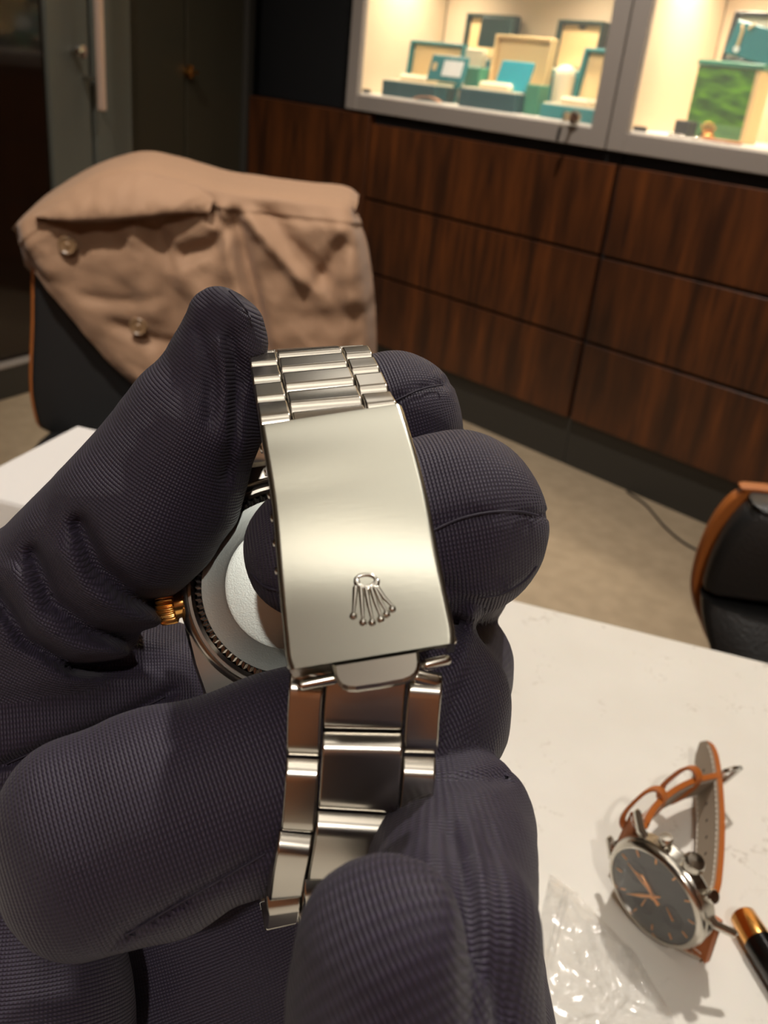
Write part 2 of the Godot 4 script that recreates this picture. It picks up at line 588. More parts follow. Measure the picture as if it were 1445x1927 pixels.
func ceiling_lights() -> void:
	var spots := [
		[Vector3(-0.55, 2.5, -0.95), Vector3(-0.2, 0.75, -0.3), 2.3, 40.0, "far"],
		[Vector3(0.92, 2.5, 0.92), Vector3(-0.05, 0.95, -0.1), 1.5, 34.0, "near"],
		[Vector3(-0.35, 2.5, 0.15), Vector3(-1.1, 0.65, -0.8), 4.3, 20.0, "chair"],
		[Vector3(-1.15, 2.5, -1.25), Vector3(-1.55, 0.35, -2.2), 4.2, 44.0, "drawer"],
		[Vector3(-2.0, 2.5, -0.6), Vector3(-2.8, 0.8, -1.4), 1.6, 40.0, "door"],
		[Vector3(0.9, 2.5, 0.75), Vector3(1.5, 0.6, 1.75), 4.5, 45.0, "rear"],
	]
	var labels := {"far": "round black ceiling spotlight above the far table edge", "near": "round black ceiling spotlight above and behind the viewer", "chair": "round black ceiling spotlight aimed at the coat on the chair", "drawer": "round black ceiling spotlight aimed at the walnut drawers", "rear": "round black ceiling spotlight aimed at the rear oak wall", "door": "round black ceiling spotlight near the brown glass door"}
	for s in spots:
		var p: Vector3 = s[0]
		var dir: Vector3 = (s[1] - p).normalized()
		var t := thing("ceiling_spotlight", labels[s[4]], "spotlight", Vector3(p.x, 2.6, p.z))
		var b := Mb.new()
		var B := Basis.looking_at(dir, Vector3.RIGHT) * Basis(Vector3.RIGHT, -PI / 2)
		# B.y points along the beam
		var xf := Transform3D(B, p - dir * 0.06)
		b.lathe([Vector2(0.0, -0.05), Vector2(0.035, -0.05), Vector2(0.042, -0.03), Vector2(0.042, 0.05), Vector2(0.038, 0.055), Vector2(0.036, 0.045)], 24, xf)
		part("lamp_housing", b, M.dark_metal, t)
		b = Mb.new()
		b.lathe([Vector2(0.036, 0.046), Vector2(0.0, 0.046)], 24, xf)
		part("lamp_lens", b, glow(Color(1, 0.9, 0.75), 8.0), t)
		b = Mb.new()
		b.tube([Vector3(p.x, 2.6, p.z), p - dir * 0.08], 0.008, 8)
		part("bracket", b, M.dark_metal, t)
		spot(t, p + dir * 0.012, s[1], s[2], s[3], 0.035, Color(1.0, 0.972, 0.935))
	# flat light panels set in the ceiling over the table
	panel("long narrow light panel in the ceiling over the table", Vector3(0.05, 2.59, 0.22), Vector2(1.1, 0.27), 1.8, 0.17)
	wall_light()
	panel("wide light panel in the ceiling beyond the table", Vector3(-0.45, 2.59, -0.30), Vector2(1.2, 0.5), 0.6, 0.12)

func wall_light() -> void:
	# lit box on the wall high above the black panel, mirrored by the upper links
	var p := Vector3(-2.80, 2.27, -2.225)
	var t := thing("wall_light_box", "white light box high on the wall above the black panel", "light", p)
	var b := Mb.new()
	b.cbox(p, Vector3(0.62, 0.50, 0.08), 0.004)
	part("frame", b, M.cabinet_grey, t)
	b = Mb.new()
	b.cbox(p + Vector3(0, 0, 0.041), Vector3(0.58, 0.46, 0.004), 0.001)
	part("light_diffuser", b, glow(Color(1, 0.97, 0.92), 1.3), t)
	var al := AreaLight3D.new()
	al.name = "box_light"
	al.area_size = Vector2(0.58, 0.46)
	al.light_energy = 0.11
	al.light_color = Color(1, 0.97, 0.92)
	al.shadow_enabled = true
	t.add_child(al)
	al.global_transform = Transform3D(Basis(Vector3.UP, PI), p + Vector3(0, 0, 0.046))

func panel(label: String, p: Vector3, sz: Vector2, e: float, le: float) -> void:
	var pt := thing("ceiling_light_panel", label, "light", p, "ceiling light panels")
	var b2 := Mb.new()
	b2.cbox(p + Vector3(0, -0.005, 0), Vector3(sz.x + 0.05, 0.02, sz.y + 0.05), 0.004)
	part("frame", b2, M.cabinet_grey, pt)
	b2 = Mb.new()
	b2.cbox(p + Vector3(0, -0.016, 0), Vector3(sz.x, 0.004, sz.y), 0.001)
	part("light_diffuser", b2, glow(Color(1, 0.97, 0.92), e), pt)
	var al := AreaLight3D.new()
	al.name = "panel_light"
	al.area_size = sz
	al.light_energy = le
	al.light_color = Color(1, 0.96, 0.90)
	al.shadow_enabled = true
	pt.add_child(al)
	al.global_transform = Transform3D(Basis(Vector3.RIGHT, -PI / 2), p + Vector3(0, -0.024, 0))

func slab(c: Vector3, s: Vector3, b := 0.001) -> Mb:
	var m := Mb.new()
	m.cbox(c, s, b)
	return m

func room() -> void:
	struct("floor", slab(Vector3(-0.6, -0.05, -0.4), Vector3(6.0, 0.1, 5.2)), M.floor)
	struct("ceiling", slab(Vector3(-0.6, 2.65, -0.4), Vector3(6.0, 0.1, 5.2)), M.ceiling)
	struct("wall_back", slab(Vector3(-0.6, 1.3, -2.7), Vector3(6.0, 2.6, 0.1)), M.wall)
	struct("wall_right", slab(Vector3(2.05, 1.3, -0.4), Vector3(0.1, 2.6, 5.2)), M.oak)
	struct("wall_front", slab(Vector3(-0.6, 1.3, 1.85), Vector3(6.0, 2.6, 0.1)), M.oak)
	# walnut end panel left of the drawers, black upper panel
	struct("wall_walnut_panel", slab(Vector3(-2.70, 0.507, -2.23), Vector3(0.70, 0.723, 0.06), 0.002), M.walnut)
	struct("wall_upper_black", slab(Vector3(-2.80, 1.73, -2.30), Vector3(0.66, 1.72, 0.06), 0.002), M.black_wall)

func base_cabinets() -> void:
	var xs := [[-2.344, -1.400], [-1.394, -0.450], [-0.444, 0.5]]
	var names := ["walnut drawer cabinet beside the coat chair under teal boxes", "walnut drawer cabinet below the right display cabinet", "walnut drawer cabinet beyond the right edge of the view"]
	for u in 3:
		var x0: float = xs[u][0]
		var x1: float = xs[u][1]
		var t := thing("drawer_cabinet", names[u], "cabinet", Vector3((x0 + x1) / 2, 0, -2.42))
		part("carcass", slab(Vector3((x0 + x1) / 2, 0.51, -2.43), Vector3(x1 - x0, 0.725, 0.42), 0.001), M.gap, t)
		part("plinth", slab(Vector3((x0 + x1) / 2, 0.0725, -2.42), Vector3(x1 - x0 + 0.005, 0.145, 0.40), 0.001), M.plinth, t)
		for r in 3:
			var y0 := 0.147 + 0.2355 * r
			part("drawer_front", slab(Vector3((x0 + x1) / 2, y0 + 0.1145, -2.209), Vector3(x1 - x0 - 0.007, 0.2265, 0.018), 0.0015), M.walnut, t)
		part("top_rail", slab(Vector3((x0 + x1) / 2, 0.8645, -2.43), Vector3(x1 - x0, 0.025, 0.40), 0.001), M.gap, t)
	struct("trim_plinth", slab(Vector3(-2.70, 0.0725, -2.25), Vector3(0.70, 0.145, 0.06)), M.plinth)

func display_cabinet(x0: float, x1: float, label: String, which: int) -> void:
	var xc := (x0 + x1) / 2
	var w := x1 - x0
	var t := thing("display_cabinet", label, "cabinet", Vector3(xc, 0.878, -2.42))
	var y1 := 2.48
	var yc := (0.878 + y1) / 2
	part("side_panel", slab(Vector3(x0 + 0.012, yc, -2.41), Vector3(0.024, y1 - 0.878, 0.38)), M.cabinet_inside, t)
	part("side_panel", slab(Vector3(x1 - 0.012, yc, -2.41), Vector3(0.024, y1 - 0.878, 0.38)), M.cabinet_inside, t)
	part("back_panel", slab(Vector3(xc, yc, -2.612), Vector3(w - 0.05, y1 - 0.878, 0.02)), M.cabinet_inside, t)
	part("bottom_panel", slab(Vector3(xc, 0.905, -2.41), Vector3(w - 0.05, 0.052, 0.38)), M.shelf_white, t)
	part("top_panel", slab(Vector3(xc, y1 - 0.012, -2.41), Vector3(w, 0.024, 0.38)), M.cabinet_inside, t)
	part("shelf", slab(Vector3(xc, 1.45, -2.42), Vector3(w - 0.05, 0.022, 0.35)), M.cabinet_inside, t)
	# door
	var door := Mb.new()
	var sw := 0.052
	var zf := -2.205
	door.cbox(Vector3(x0 + sw / 2, yc, zf), Vector3(sw, y1 - 0.878, 0.022), 0.002)
	door.cbox(Vector3(x1 - sw / 2, yc, zf), Vector3(sw, y1 - 0.878, 0.022), 0.002)
	door.cbox(Vector3(xc, 0.878 + 0.0235, zf), Vector3(w - 2 * sw, 0.047, 0.022), 0.002)
	door.cbox(Vector3(xc, y1 - 0.026, zf), Vector3(w - 2 * sw, 0.052, 0.022), 0.002)
	var d := part("door", door, M.cabinet_grey, t)
	part("door_glass", slab(Vector3(xc, yc, zf - 0.003), Vector3(w - 2 * sw + 0.01, y1 - 0.878 - 0.09, 0.004), 0.0005), M.pane, d)
	# lamps under the shelf
	for k in 4:
		var lx := lerpf(x0, x1, 0.14 if k % 2 == 0 else 0.66)
		var lp := Vector3(lx, 1.437 if k < 2 else y1 - 0.026, -2.40)
		var b := Mb.new()
		b.lathe([Vector2(0.030, 0.0), Vector2(0.032, -0.004), Vector2(0.030, -0.008), Vector2(0.024, -0.008)].duplicate(), 20, Transform3D(Basis(), lp))
		var ring := part("lamp_ring", b, M.chrome, t)
		b = Mb.new()
		b.lathe([Vector2(0.024, 0.0), Vector2(0.0, 0.0)], 20, Transform3D(Basis(Vector3.RIGHT, PI), lp + Vector3(0, -0.006, 0)))
		part("lamp_lens", b, glow(Color(1, 0.9, 0.72), 6.0), ring)
		spot(t, lp + Vector3(0, -0.012, 0), lp + Vector3(0, -1, 0.02), 0.62, 62.0, 0.025, Color(1.0, 0.94, 0.84))

func left_wall() -> void:
	var P0 := Vector3(-3.0, 0, -2.2)
	var tdir := Vector3(0.34, 0, 1.1).normalized()
	var nrm := Vector3(tdir.z, 0, -tdir.x)
	var B := Basis(tdir, Vector3.UP, tdir.cross(Vector3.UP))
	if B.z.dot(nrm) < 0: B = Basis(tdir, Vector3.UP, -B.z)
	var put := func(mb: Mb, s0: float, s1: float, y0: float, y1: float, z0: float, z1: float, bev := 0.002):
		mb.cbox(P0 + tdir * ((s0 + s1) / 2) + Vector3.UP * ((y0 + y1) / 2) + nrm * ((z0 + z1) / 2), Vector3(s1 - s0, y1 - y0, z1 - z0), bev, B)
	var m := Mb.new()
	put.call(m, -0.6, 4.2, 0.0, 2.6, -0.20, -0.08)
	struct("wall_left", m, M.wall)
	# dark olive glazed leaf in two panels
	m = Mb.new()
	put.call(m, 0.02, 0.325, 0.10, 2.3, -0.08, -0.02)
	var leaf := struct("door_1", m, M.olive)
	m = Mb.new()
	put.call(m, 0.333, 0.606, 0.10, 2.3, -0.08, -0.022)
	part("door_panel", m, M.olive, leaf)
	m = Mb.new()
	put.call(m, 0.300, 0.345, 0.928, 0.940, -0.02, 0.012, 0.003)
	put.call(m, 0.318, 0.328, 0.915, 0.955, -0.02, 0.004, 0.002)
	part("latch", m, M.gold, leaf)
	m = Mb.new()
	put.call(m, -0.02, 0.02, 0.0, 2.4, -0.08, 0.0)
	struct("trim_1", m, M.plinth)
	m = Mb.new()
	put.call(m, 0.612, 0.765, 0.10, 2.4, -0.08, 0.0)
	struct("trim_2", m, M.frame_green)
	# brown glass door with a grey stile, pull bar and knob
	m = Mb.new()
	put.call(m, 0.775, 0.93, 0.11, 2.3, -0.07, -0.01)
	var door := struct("door_2", m, M.frame_green)
	m = Mb.new()
	put.call(m, 0.932, 2.6, 0.11, 2.3, -0.06, -0.025, 0.001)
	part("door_glass", m, M.brown_glass, door)
	m = Mb.new()
	put.call(m, 0.786, 0.808, 0.814, 1.75, 0.045, 0.067, 0.004)
	part("pull_bar", m, M.handle_bar, door)
	m = Mb.new()
	var kc := P0 + tdir * 0.842 + Vector3.UP * 0.968
	m.lathe([Vector2(0, -0.012), Vector2(0.008, -0.012), Vector2(0.008, 0.014), Vector2(0.017, 0.018), Vector2(0.021, 0.026), Vector2(0.017, 0.036), Vector2(0.0, 0.039)], 20, Transform3D(Basis(tdir, nrm, tdir.cross(nrm)), kc))
	part("knob", m, M.chrome, door)
	m = Mb.new()
	m.tube([P0 + tdir * 0.797 + Vector3.UP * 0.90 + nrm * -0.01, P0 + tdir * 0.797 + Vector3.UP * 0.90 + nrm * 0.05], 0.006, 8)
	m.tube([P0 + tdir * 0.797 + Vector3.UP * 1.6 + nrm * -0.01, P0 + tdir * 0.797 + Vector3.UP * 1.6 + nrm * 0.05], 0.006, 8)
	part("pull_bar_mount", m, M.chrome, door)
	m = Mb.new()
	put.call(m, 0.02, 4.2, 0.0, 0.095, -0.08, 0.01)
	struct("baseboard_left", m, M.plinth)
	m = Mb.new()
	put.call(m, 0.02, 4.2, 0.095, 0.102, -0.08, 0.012, 0.001)
	struct("trim_3", m, M.cabinet_grey)

# ---------------------------------------------------------------- things in the display cabinets
func oriented(where: Vector3, deg: float) -> Transform3D:
	return Transform3D(Basis(Vector3.UP, deg_to_rad(deg)), where)

# an open watch box: base tray, lid standing behind it, cream lining
func watch_box(where: Vector3, deg: float, w: float, dp: float, hb: float, hl: float, lean: float, outer: Material, lidm: Material, label: String, cushion := true, tab := false) -> Node3D:
	var X := oriented(where, deg)
	var t := thing("watch_box", label, "box", where, "watch boxes in the display cabinets", X.basis)
	var b := Mb.new()
	b.cbox(Vector3(0, hb / 2, 0), Vector3(w, hb, dp), 0.003)
	part("base", b, outer, t, true)
	b = Mb.new()
	b.cbox(Vector3(0, hb + 0.002, 0), Vector3(w - 0.012, 0.006, dp - 0.012), 0.002)
	part("rim_lining", b, M.cream_light, t, true)
	if cushion:
		b = Mb.new()
		b.cbox(Vector3(0, hb + 0.014, 0.004), Vector3(w * 0.55, 0.022, dp * 0.6), 0.009)
		part("cushion", b, M.cream_light, t, true)
	var L := Basis(Vector3.RIGHT, -lean)
	var o := Vector3(0, hb, -dp / 2)
	b = Mb.new()
	var th := 0.03
	b.cbox(o + L * Vector3(0, hl / 2, -th), Vector3(w, hl, 0.006), 0.002, L)
	for s in [-1.0, 1.0]:
		b.cbox(o + L * Vector3(s * (w / 2 - 0.004), hl / 2, -th / 2), Vector3(0.008, hl, th), 0.002, L)
	b.cbox(o + L * Vector3(0, hl - 0.004, -th / 2), Vector3(w - 0.016, 0.008, th), 0.002, L)
	b.cbox(o + L * Vector3(0, 0.004, -th / 2), Vector3(w - 0.016, 0.008, th), 0.002, L)
	var lid := part("lid", b, lidm, t, true)
	b = Mb.new()
	b.cbox(o + L * Vector3(0, hl / 2, -th + 0.009), Vector3(w - 0.018, hl - 0.018, 0.01), 0.004, L)
	part("lid_lining", b, M.cream, lid, true)
	if tab:
		b = Mb.new()
		var arc := []
		for k in 9:
			var q := PI + PI * k / 8.0
			arc.append(Vector2(cos(q) * 0.016, sin(q) * 0.011))
		b.prism(arc, 0.0, 0.003, Transform3D(L, o + L * Vector3(0, hl - 0.012, -th + 0.0145)), 0.0005)
		part("lid_tab", b, M.green_dark, lid, true)
	return t

func display_contents() -> void:
	var H := 0.931
	# front row, left cabinet
	var a := on_z(805, 184, -2.30)
	watch_box(Vector3(a.x - 0.045, H, -2.30), 6, 0.215, 0.11, 0.045, 0.125, 0.10, M.teal_dark, M.teal, "open teal watch box at left end of the shelf")
	var c := on_z(935, 190, -2.30)
	watch_box(Vector3(c.x, H, -2.31), 4, 0.205, 0.13, 0.05, 0.155, 0.08, M.teal_dark, M.cream, "open teal watch box with cream lid rim in shelf middle")
	var e := on_z(1075, 200, -2.30)
	watch_box(Vector3(e.x + 0.02, H, -2.32), -6, 0.20, 0.12, 0.035, 0.155, 0.16, M.teal, M.teal, "open teal watch box beside the cabinet lock")
	# rear row on closed outer boxes
	var stacks := [[-2.17, 0.26, "closed teal outer box under the left rear watch box"], [-1.83, 0.25, "closed teal outer box under the right rear watch box"]]
	for s in stacks:
		var b := Mb.new()
		b.cbox(Vector3(s[0], H + 0.05, -2.505), Vector3(s[1], 0.10, 0.16), 0.003)
		var t := thing("outer_box", s[2], "box", Vector3(s[0], H, -2.50))
		part("box_body", b, M.teal, t)
		b = Mb.new()
		b.cbox(Vector3(s[0], H + 0.106, -2.505), Vector3(s[1] + 0.006, 0.012, 0.166), 0.002)
		part("box_lid", b, M.teal, t)
	watch_box(Vector3(-2.20, H + 0.113, -2.50), 3, 0.20, 0.10, 0.02, 0.135, 0.05, M.teal, M.green_dark, "rear watch box with dark lid and green booklet", false)
	watch_box(Vector3(-1.86, H + 0.113, -2.50), -8, 0.185, 0.10, 0.012, 0.14, 0.06, M.teal, M.green_dark, "rear watch box with notched cream lid lining", false, true)
	var bk := Mb.new()
	var bp := on_z(932, 62, -2.44)
	bk.cbox(bp, Vector3(0.115, 0.085, 0.012), 0.003, Basis(Vector3.UP, 0.1) * Basis(Vector3.RIGHT, -0.12))
	single("booklet", bk, M.green_dark, "dark green booklet leaning in the left rear box lid", "booklet", "", bp)
	# cards
	var cp := on_z(843, 130, -2.29)
	var ct := thing("warranty_card", "teal card with white label in the left watch box", "card", cp, "", Basis(Vector3.UP, 0.15) * Basis(Vector3.RIGHT, -0.3))
	var cm := Mb.new()
	cm.cbox(Vector3.ZERO, Vector3(0.135, 0.075, 0.01), 0.003)
	part("card_body", cm, M.teal, ct, true)
	cm = Mb.new()
	cm.cbox(Vector3(0.02, 0.0, 0.006), Vector3(0.07, 0.045, 0.002), 0.0005)
	part("label_plate", cm, M.label_white, ct, true)
	cm = Mb.new()
	cm.cbox(Vector3(-0.047, 0.002, 0.006), Vector3(0.014, 0.022, 0.002), 0.0005)
	part("emblem_patch", cm, M.cream, ct, true)
	var c2 := on_z(967, 145, -2.31)
	var cm2 := Mb.new()
	cm2.cbox(c2, Vector3(0.115, 0.085, 0.012), 0.003, Basis(Vector3.UP, 0.05) * Basis(Vector3.RIGHT, -0.35))
	single("teal_wallet", cm2, M.teal_bright, "bright teal wallet leaning in the middle watch box", "wallet", "", c2)
	cm2 = Mb.new()
	var g1 := Vector3(c.x - 0.142, H, -2.36)
	cm2.cbox(g1 + Vector3(0, 0.055, 0), Vector3(0.06, 0.11, 0.05), 0.003)
	single("small_green_box", cm2, M.green_box, "small green box at the middle watch box's left side", "box", "small green boxes", g1)
	cm2 = Mb.new()
	var g2 := Vector3(c.x + 0.132, H, -2.315)
	cm2.cbox(g2 + Vector3(0, 0.04, 0), Vector3(0.05, 0.08, 0.05), 0.003)
	single("small_green_box", cm2, M.green_box, "small green box at the middle watch box's right side", "box", "small green boxes", g2)
	# cream pillow roll
	cm2 = Mb.new()
	var g3 := Vector3(c.x + 0.165, H, -2.388)
	cm2.lathe([Vector2(0, 0), Vector2(0.024, 0), Vector2(0.029, 0.008), Vector2(0.030, 0.11), Vector2(0.025, 0.13), Vector2(0.012, 0.138), Vector2(0, 0.139)], 20, Transform3D(Basis(), g3), 50)
	single("cream_pillow", cm2, M.cream_light, "cream watch pillow standing between two teal boxes", "pillow", "", g3)
	var c6 := on_z(898, 125, -2.42)
	cm2 = Mb.new()
	cm2.cbox(Vector3(c6.x, H + 0.08, -2.40), Vector3(0.09, 0.16, 0.02), 0.003)
	single("cream_insert", cm2, M.cream_light, "cream box insert standing behind the small green box", "insert", "", Vector3(c6.x, H, -2.40))
	# tan strap on the shelf front
	var sp := on_z(805, 184, -2.235)
	cm2 = Mb.new()
	var fr := []
	for k in 13:
		var u := k / 12.0
		fr.append(Transform3D(Basis(Vector3(0, 0, 1), Vector3.UP, Vector3(1, 0, 0)), Vector3(sp.x - 0.055 + 0.11 * u, H + 0.004 + 0.009 * sin(PI * u), -2.235 + 0.004 * sin(7 * u))))
	var rr := rrect(0.018, 0.004, 0.0015)
	cm2.sweep(fr, rr[0], rr[1])
	single("tan_strap", cm2, M.tan_wood, "tan leather strap lying before the left watch box", "strap", "", Vector3(sp.x, H, -2.235))
	# lock and key
	var lk := on_z(1083, 222, -2.194)
	var lt := thing("cabinet_lock", "chrome cam lock with key on the left cabinet door", "lock", Vector3(lk.x, lk.y, -2.194))
	cm2 = Mb.new()
	cm2.lathe([Vector2(0.017, 0), Vector2(0.017, 0.010), Vector2(0.014, 0.014), Vector2(0.0, 0.014)], 24, Transform3D(Basis(Vector3.RIGHT, PI / 2), Vector3(lk.x, lk.y, -2.194)))
	part("lock_barrel", cm2, M.chrome, lt)
	cm2 = Mb.new()
	cm2.cbox(Vector3(lk.x, lk.y + 0.001, -2.168), Vector3(0.004, 0.02, 0.022), 0.001)
	part("key_blade", cm2, M.chrome, lt)
	cm2 = Mb.new()
	cm2.lathe([Vector2(0.0, -0.0015), Vector2(0.012, -0.0015), Vector2(0.0135, 0), Vector2(0.012, 0.0015), Vector2(0, 0.0015)], 18, Transform3D(Basis(Vector3(0, 0, 1), PI / 2), Vector3(lk.x, lk.y + 0.002, -2.148)))
	part("key_bow", cm2, M.chrome, lt)
	cm2 = Mb.new()
	var ring := []
	for k in 19:
		var q := TAU * k / 18.0
		ring.append(Vector3(lk.x - 0.004 + 0.002 * cos(q), lk.y - 0.012 + 0.012 * sin(q), -2.148 + 0.012 * cos(q)))
	cm2.tube(ring, 0.0012, 6, false)
	part("key_ring", cm2, M.chrome, lt)
	cm2 = Mb.new()
	cm2.cbox(Vector3(lk.x - 0.014, lk.y - 0.042, -2.150), Vector3(0.009, 0.036, 0.004), 0.0015, Basis(Vector3(0, 0, 1), -0.1))
	part("key_tag", cm2, M.dark_metal, lt)
	# right cabinet
	var g0 := on_z(1345, 250, -2.33)
	var gx := g0.x
	var gt := thing("picture_box", "tall box printed with green foliage in the right cabinet", "box", Vector3(gx, H, -2.36))
	cm2 = Mb.new()
	cm2.cbox(Vector3(gx, H + 0.083, -2.36), Vector3(0.165, 0.166, 0.07), 0.003)
	part("box_body", cm2, M.cream, gt)
	cm2 = Mb.new()
	var y0 := H + 0.004
	var y1 := H + 0.164
	cm2.face([Vector3(gx - 0.081, y0, -2.3235), Vector3(gx + 0.072, y0, -2.3235), Vector3(gx + 0.072, y1, -2.3235), Vector3(gx - 0.081, y1, -2.3235)], Vector3(0, 0, 1), [Vector2(0, 1), Vector2(1, 1), Vector2(1, 0), Vector2(0, 0)])
	part("printed_sheet", cm2, M.green_print, gt)
	cm2 = Mb.new()
	cm2.cbox(Vector3(gx + 0.005, H + 0.172, -2.36), Vector3(0.178, 0.013, 0.085), 0.003)
	part("box_top", cm2, M.green_box, gt)
	var ft := thing("open_frame_box", "open dark-rimmed box standing on the green picture box", "box", Vector3(gx + 0.02, H + 0.179, -2.39))
	var L := Basis(Vector3.RIGHT, -0.12)
	var fc := Vector3(gx + 0.025, H + 0.179 + 0.056, -2.385)
	cm2 = Mb.new()
	for s in [-1.0, 1.0]:
		cm2.cbox(fc + L * Vector3(s * 0.072, 0, 0), Vector3(0.008, 0.112, 0.022), 0.002, L)
		cm2.cbox(fc + L * Vector3(0, s * 0.052, 0), Vector3(0.136, 0.008, 0.022), 0.002, L)
	part("rim", cm2, M.plinth, ft)
	cm2 = Mb.new()
	cm2.cbox(fc + L * Vector3(0, 0, -0.006), Vector3(0.136, 0.096, 0.008), 0.001, L)
	part("lining", cm2, M.cream_light, ft)
	var wt := thing("teal_booklet", "teal booklet with hanging pale tag in the right cabinet", "booklet", fc + Vector3(0, -0.012, 0.026))
	cm2 = Mb.new()
	var Bk := L * Basis(Vector3(0, 0, 1), -0.18)
	cm2.cbox(fc + Vector3(0.004, -0.012, 0.026), Vector3(0.125, 0.075, 0.008), 0.002, Bk)
	part("cover", cm2, M.teal, wt)
	cm2 = Mb.new()
	cm2.tube([fc + Vector3(-0.03, 0.022, 0.034), fc + Vector3(-0.026, 0.012, 0.036), fc + Vector3(-0.03, -0.02, 0.035)], 0.004, 8)
	cm2.tube([fc + Vector3(-0.012, 0.018, 0.034), fc + Vector3(0.0, 0.028, 0.034)], 0.003, 8)
	part("ribbon", cm2, M.cream, wt)
	cm2 = Mb.new()
	cm2.lathe([Vector2(0, -0.0015), Vector2(0.008, -0.0015), Vector2(0.008, 0.0015), Vector2(0, 0.0015)], 16, Transform3D(Basis(Vector3.RIGHT, PI / 2), fc + Vector3(-0.031, -0.028, 0.036)))
	part("round_tag", cm2, M.label_white, wt)
	# small things on the right shelf
	var q := on_z(1290, 240, -2.27)
	single("charcoal_cube", slab(Vector3(q.x, H + 0.019, -2.27), Vector3(0.042, 0.038, 0.042), 0.003), M.plinth, "small charcoal cube before the green picture box", "cube", "", Vector3(q.x, H, -2.27))
	q = on_z(1205, 240, -2.235)
	single("black_clip", slab(Vector3(q.x, H + 0.006, -2.235), Vector3(0.036, 0.012, 0.016), 0.003), M.ink, "small black clip in the right cabinet's shelf corner", "clip", "", Vector3(q.x, H, -2.235))
	q = on_z(690, 172, -2.235)
	single("black_clip", slab(Vector3(q.x, H + 0.006, -2.235), Vector3(0.03, 0.012, 0.016), 0.003), M.ink, "small black clip in the left cabinet's shelf corner", "clip", "", Vector3(q.x, H, -2.235))
	q = on_z(1360, 258, -2.25)
	cm2 = Mb.new()
	cm2.lathe([Vector2(0, 0), Vector2(0.05, 0), Vector2(0.056, 0.005), Vector2(0.054, 0.007), Vector2(0, 0.006)], 28, Transform3D(Basis().scaled(Vector3(1, 1, 0.45)), Vector3(q.x, H, -2.25)))
	single("oval_tray", cm2, M.tan_wood, "oval tan tray at the foot of the green picture box", "tray", "", Vector3(q.x, H, -2.25))
	var q2 := on_z(1333, 240, -2.262)
	cm2 = Mb.new()
	for k in 5:
		var an := -0.9 + 0.45 * k
		var b0 := Vector3(q2.x + 0.03 * sin(an) * 0.35, H + 0.014, -2.262)
		var b1 := Vector3(q2.x + 0.022 * sin(an), H + 0.014 + 0.026 * cos(an), -2.262)
		cm2.tube([b0, b1], [0.0035, 0.002], 8)
		cm2.lathe([Vector2(0, -0.0035), Vector2(0.0025, -0.0025), Vector2(0.0035, 0), Vector2(0.0025, 0.0025), Vector2(0, 0.0035)], 10, Transform3D(Basis(), b1), 60)
	cm2.lathe([Vector2(0, 0), Vector2(0.02, 0), Vector2(0.021, 0.004), Vector2(0.014, 0.014), Vector2(0, 0.016)], 16, Transform3D(Basis().scaled(Vector3(1, 1, 0.5)), Vector3(q2.x, H + 0.0065, -2.262)), 60)
	single("gold_crown_ornament", cm2, M.gold, "small gold crown ornament on the oval tan tray", "ornament", "", Vector3(q2.x, H + 0.006, -2.262))
	var bl := [[1268, 246, "leftmost of three chrome rings beside the charcoal cube"], [1284, 250, "middle one of three chrome rings beside the charcoal cube"], [1312, 250, "chrome ring nearest the oval tan tray"]]
	for k in 3:
		var p := on_z(bl[k][0], bl[k][1], -2.232)
		cm2 = Mb.new()
		var rp := []
		for j in 17:
			rp.append(Vector3(p.x + 0.009 * cos(TAU * j / 16.0), H + 0.0035, -2.229 + 0.007 * sin(TAU * j / 16.0)))
		cm2.tube(rp, 0.003, 8, false)
		single("chrome_ring", cm2, M.chrome, bl[k][2], "ring", "chrome rings on the right shelf", Vector3(p.x, H, -2.229))

# ---------------------------------------------------------------- table, chairs, coat
const TU := Vector3(0.880, 0, -0.475)
const TV := Vector3(0.475, 0, 0.880)
func table() -> void:
	var e := Vector3(-0.261, 0.75, -0.388)
	var c := e + TU * 0.10 + TV * 0.385
	var B := Basis(TU, Vector3.UP, TV)
	var t := thing("table", "white marble-look table under the gloved hand", "table", Vector3(c.x, 0, c.z))
	var m := Mb.new()
	m.cbox(c - Vector3(0, 0.0125, 0), Vector3(1.7, 0.025, 0.77), 0.002, B)
	part("table_top", m, M.marble, t)
	for s in [-1.0, 1.0]:
		m = Mb.new()
		var p: Vector3 = c + TU * (0.55 * s)
		m.cbox(Vector3(p.x, 0.012, p.z), Vector3(0.09, 0.024, 0.6), 0.006, B)
		m.cbox(Vector3(p.x, 0.37, p.z), Vector3(0.06, 0.69, 0.06), 0.006, B)
		m.cbox(Vector3(p.x, 0.717, p.z), Vector3(0.08, 0.016, 0.5), 0.003, B)
		part("leg", m, M.dark_metal, t)

func blob(mb: Mb, outline: Array, zf: Callable, prof: Array, xf: Transform3D, out := 1.0) -> void:
	# concentric rings of an outline; prof = [[scale, z], ...] from rim to middle
	var rows := []
	var cen := Vector2.ZERO
	for p in outline: cen += p
	cen /= outline.size()
	for pr in prof:
		var row := PackedVector3Array()
		for k in outline.size() + 1:
			var p: Vector2 = cen + (outline[k % outline.size()] - cen) * pr[0]
			row.append(xf * Vector3(p.x, p.y, zf.call(p) + pr[1]))
		rows.append(row)
	mb.grid(rows, out, true)

